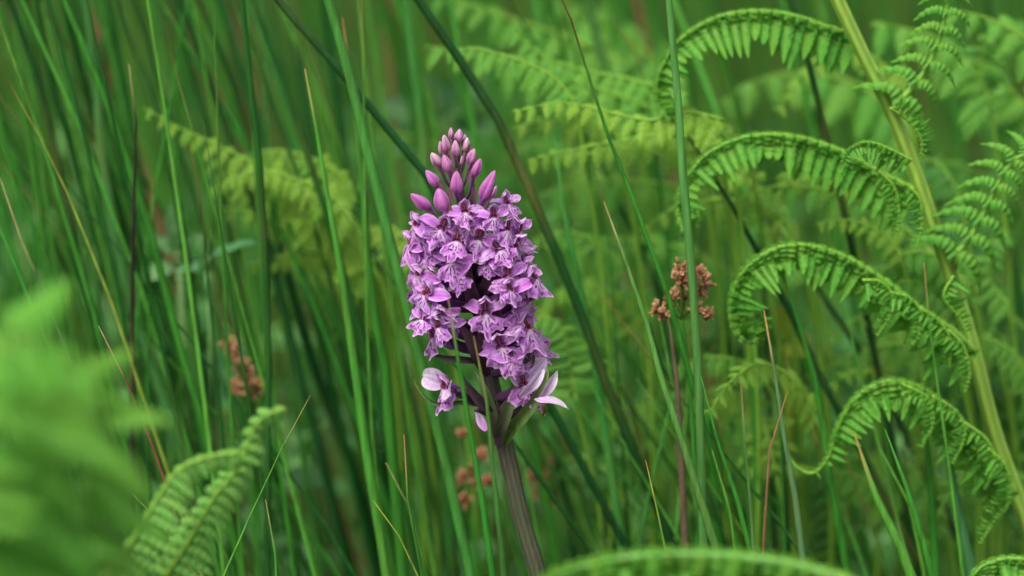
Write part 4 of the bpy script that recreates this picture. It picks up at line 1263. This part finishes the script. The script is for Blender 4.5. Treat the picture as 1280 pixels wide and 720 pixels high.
# bracts
BR = lin(74, 52, 66)
BRG = lin(84, 112, 52)
def bract(pts, W, c1, c2, seed=0, Ys=None, fold=.5, name='bract'):
    pp = [P(x, y, (Ys[i] if Ys else -.006)) - foot for i, (x, y) in enumerate(pts)]
    q_ = smooth(pp, 16)
    rows, cs = [], []
    w = W * S0 * .5
    for i, p in enumerate(q_):
        u = i / 15
        T = (q_[min(i + 1, 15)] - q_[max(i - 1, 0)]).normalized()
        S = T.cross(Vector((0, -1, 0))).normalized()
        F = Vector((0, -1, 0))
        ww = w * max(.03, math.sin(math.pi * (u * .82 + .16))) ** 1.1 * (1 if u < .98 else .3)
        rows.append([p + S * v * ww + F * (abs(v) ** 1.3 * ww * fold) for v in (-1, -.5, 0, .5, 1)])
        cs.append([mul(mix(c1, c2, u), k) for k in (1.1, 1, .8, 1, 1.1)])
    m = MB()
    m.grid(rows, cs)
    return link(name, m.mesh(name, M_OSTEM), orchid)
bract([(630, 556), (640, 536), (655, 518), (672, 496), (684, 470), (683, 458)], 16, lin(88, 120, 56), lin(96, 108, 60), Ys=[-.003, -.006, -.009, -.011, -.011, -.010])
bract([(622, 556), (626, 535), (634, 512), (642, 488), (640, 470)], 16, BR, BRG, Ys=[-.003, -.007, -.009, -.009, -.007])
bract([(606, 420), (640, 470), (662, 450), (650, 420)][1:], 14, BRG, BR)
bract([(626, 560), (618, 530), (610, 500), (600, 474), (592, 462)], 15, BR, BRG, Ys=[-.004, -.006, -.008, -.008, -.006])
bract([(605, 452), (585, 450), (555, 447), (532, 440)], 9, BR, BR, Ys=[-.004, -.008, -.01, -.009])
bract([(612, 510), (580, 503), (545, 505), (524, 488), (517, 474)], 6, BR, BRG, Ys=[-.004, -.008, -.01, -.01, -.009])
bract([(618, 520), (604, 506), (588, 486), (578, 470)], 13, BR, BR, Ys=[-.006, -.009, -.011, -.012])
bract([(610, 470), (596, 440), (584, 418), (572, 400)], 18, lin(70, 44, 58), BR, Ys=[-.004, -.01, -.012, -.013])
bract([(607, 450), (606, 425), (602, 405), (600, 378)], 17, BR, lin(82, 46, 66), Ys=[-.006, -.011, -.013, -.013])
bract([(604, 430), (618, 400), (626, 375), (632, 352)], 14, lin(64, 40, 54), BR, Ys=[-.004, -.01, -.012, -.012])
bract([(600, 400), (592, 375), (586, 350), (588, 322)], 18, lin(66, 40, 54), BR, Ys=[-.004, -.009, -.012, -.012])
bract([(597, 380), (606, 360), (612, 340), (614, 318)], 15, lin(60, 38, 50), BR, Ys=[-.004, -.01, -.012, -.012])
bract([(592, 350), (590, 325), (584, 305), (582, 290)], 13, BR, lin(100, 60, 80), Ys=[-.003, -.008, -.01, -.01])
bract([(585, 320), (600, 300), (606, 286), (603, 262)], 10, BR, lin(100, 60, 80), Ys=[-.003, -.008, -.008, -.008])
bract([(581, 290), (566, 268), (560, 250), (562, 232)], 9, BR, lin(110, 70, 90), Ys=[-.003, -.006, -.006, -.005])
bract([(580, 280), (590, 255), (592, 240), (590, 222)], 9, BR, lin(110, 70, 90), Ys=[-.003, -.006, -.006, -.005])
bract([(577, 262), (574, 235), (570, 215), (572, 200)], 8, BR, lin(110, 80, 90), Ys=[-.003, -.005, -.005, -.004])
# ovaries of lower flowers and a small withered petal
for pp, w_ in (([(617, 524), (608, 517), (600, 513), (594, 513)], 7), ([(618, 505), (600, 500), (585, 492), (570, 488)], 11), ([(622, 520), (634, 506), (646, 492), (652, 484)], 12), ([(624, 530), (645, 515), (664, 505), (680, 496)], 9)):
    m = MB()
    q_ = smooth([P(x, y, -.004 - .002 * i) - foot for i, (x, y) in enumerate(pp)], 10)
    m.tube(q_, [S0 * w_ * .5 * k for k in (.6, .8, .95, 1, 1, 1, .95, .85, .7, .5)], [lin(84, 52, 78)] * 10, 10, ridge=.08, nr=5)
    link('ovary', m.mesh('ovary', M_OSTEM), orchid)
bract([(608, 538), (603, 530), (598, 520), (594, 513)], 11, LIL, LILP, name='withered_petal', Ys=[-.008] * 4)
m = MB()
m.tube(smooth([P(679, 506, -.014) - foot, P(680, 512, -.014) - foot, P(679, 520, -.014) - foot], 5), [S0 * 1.5, S0 * 2.2, S0 * 2.2, S0 * 1.5, S0], [lin(110, 62, 40)] * 5, 6)
link('withered_tip', m.mesh('withered_tip', M_DRY), orchid)
# leaves low on the orchid stem
for k, (dx, dy, ln) in enumerate(((-.09, -.02, .13), (.08, .03, .12), (.02, -.07, .1))):
    m = MB()
    leaf_grid(m, ln, .011, 1.0, -.3, lin(66, 112, 60), lin(74, 120, 62), 12, 7, M=frame(Vector((0, 0, .03 + .02 * k)), Vector((dx, dy, .09)), Vector((0, 0, 1))), vein=lin(80, 120, 70))
    link('leaf', m.mesh('leaf', M_LEAF), orchid)
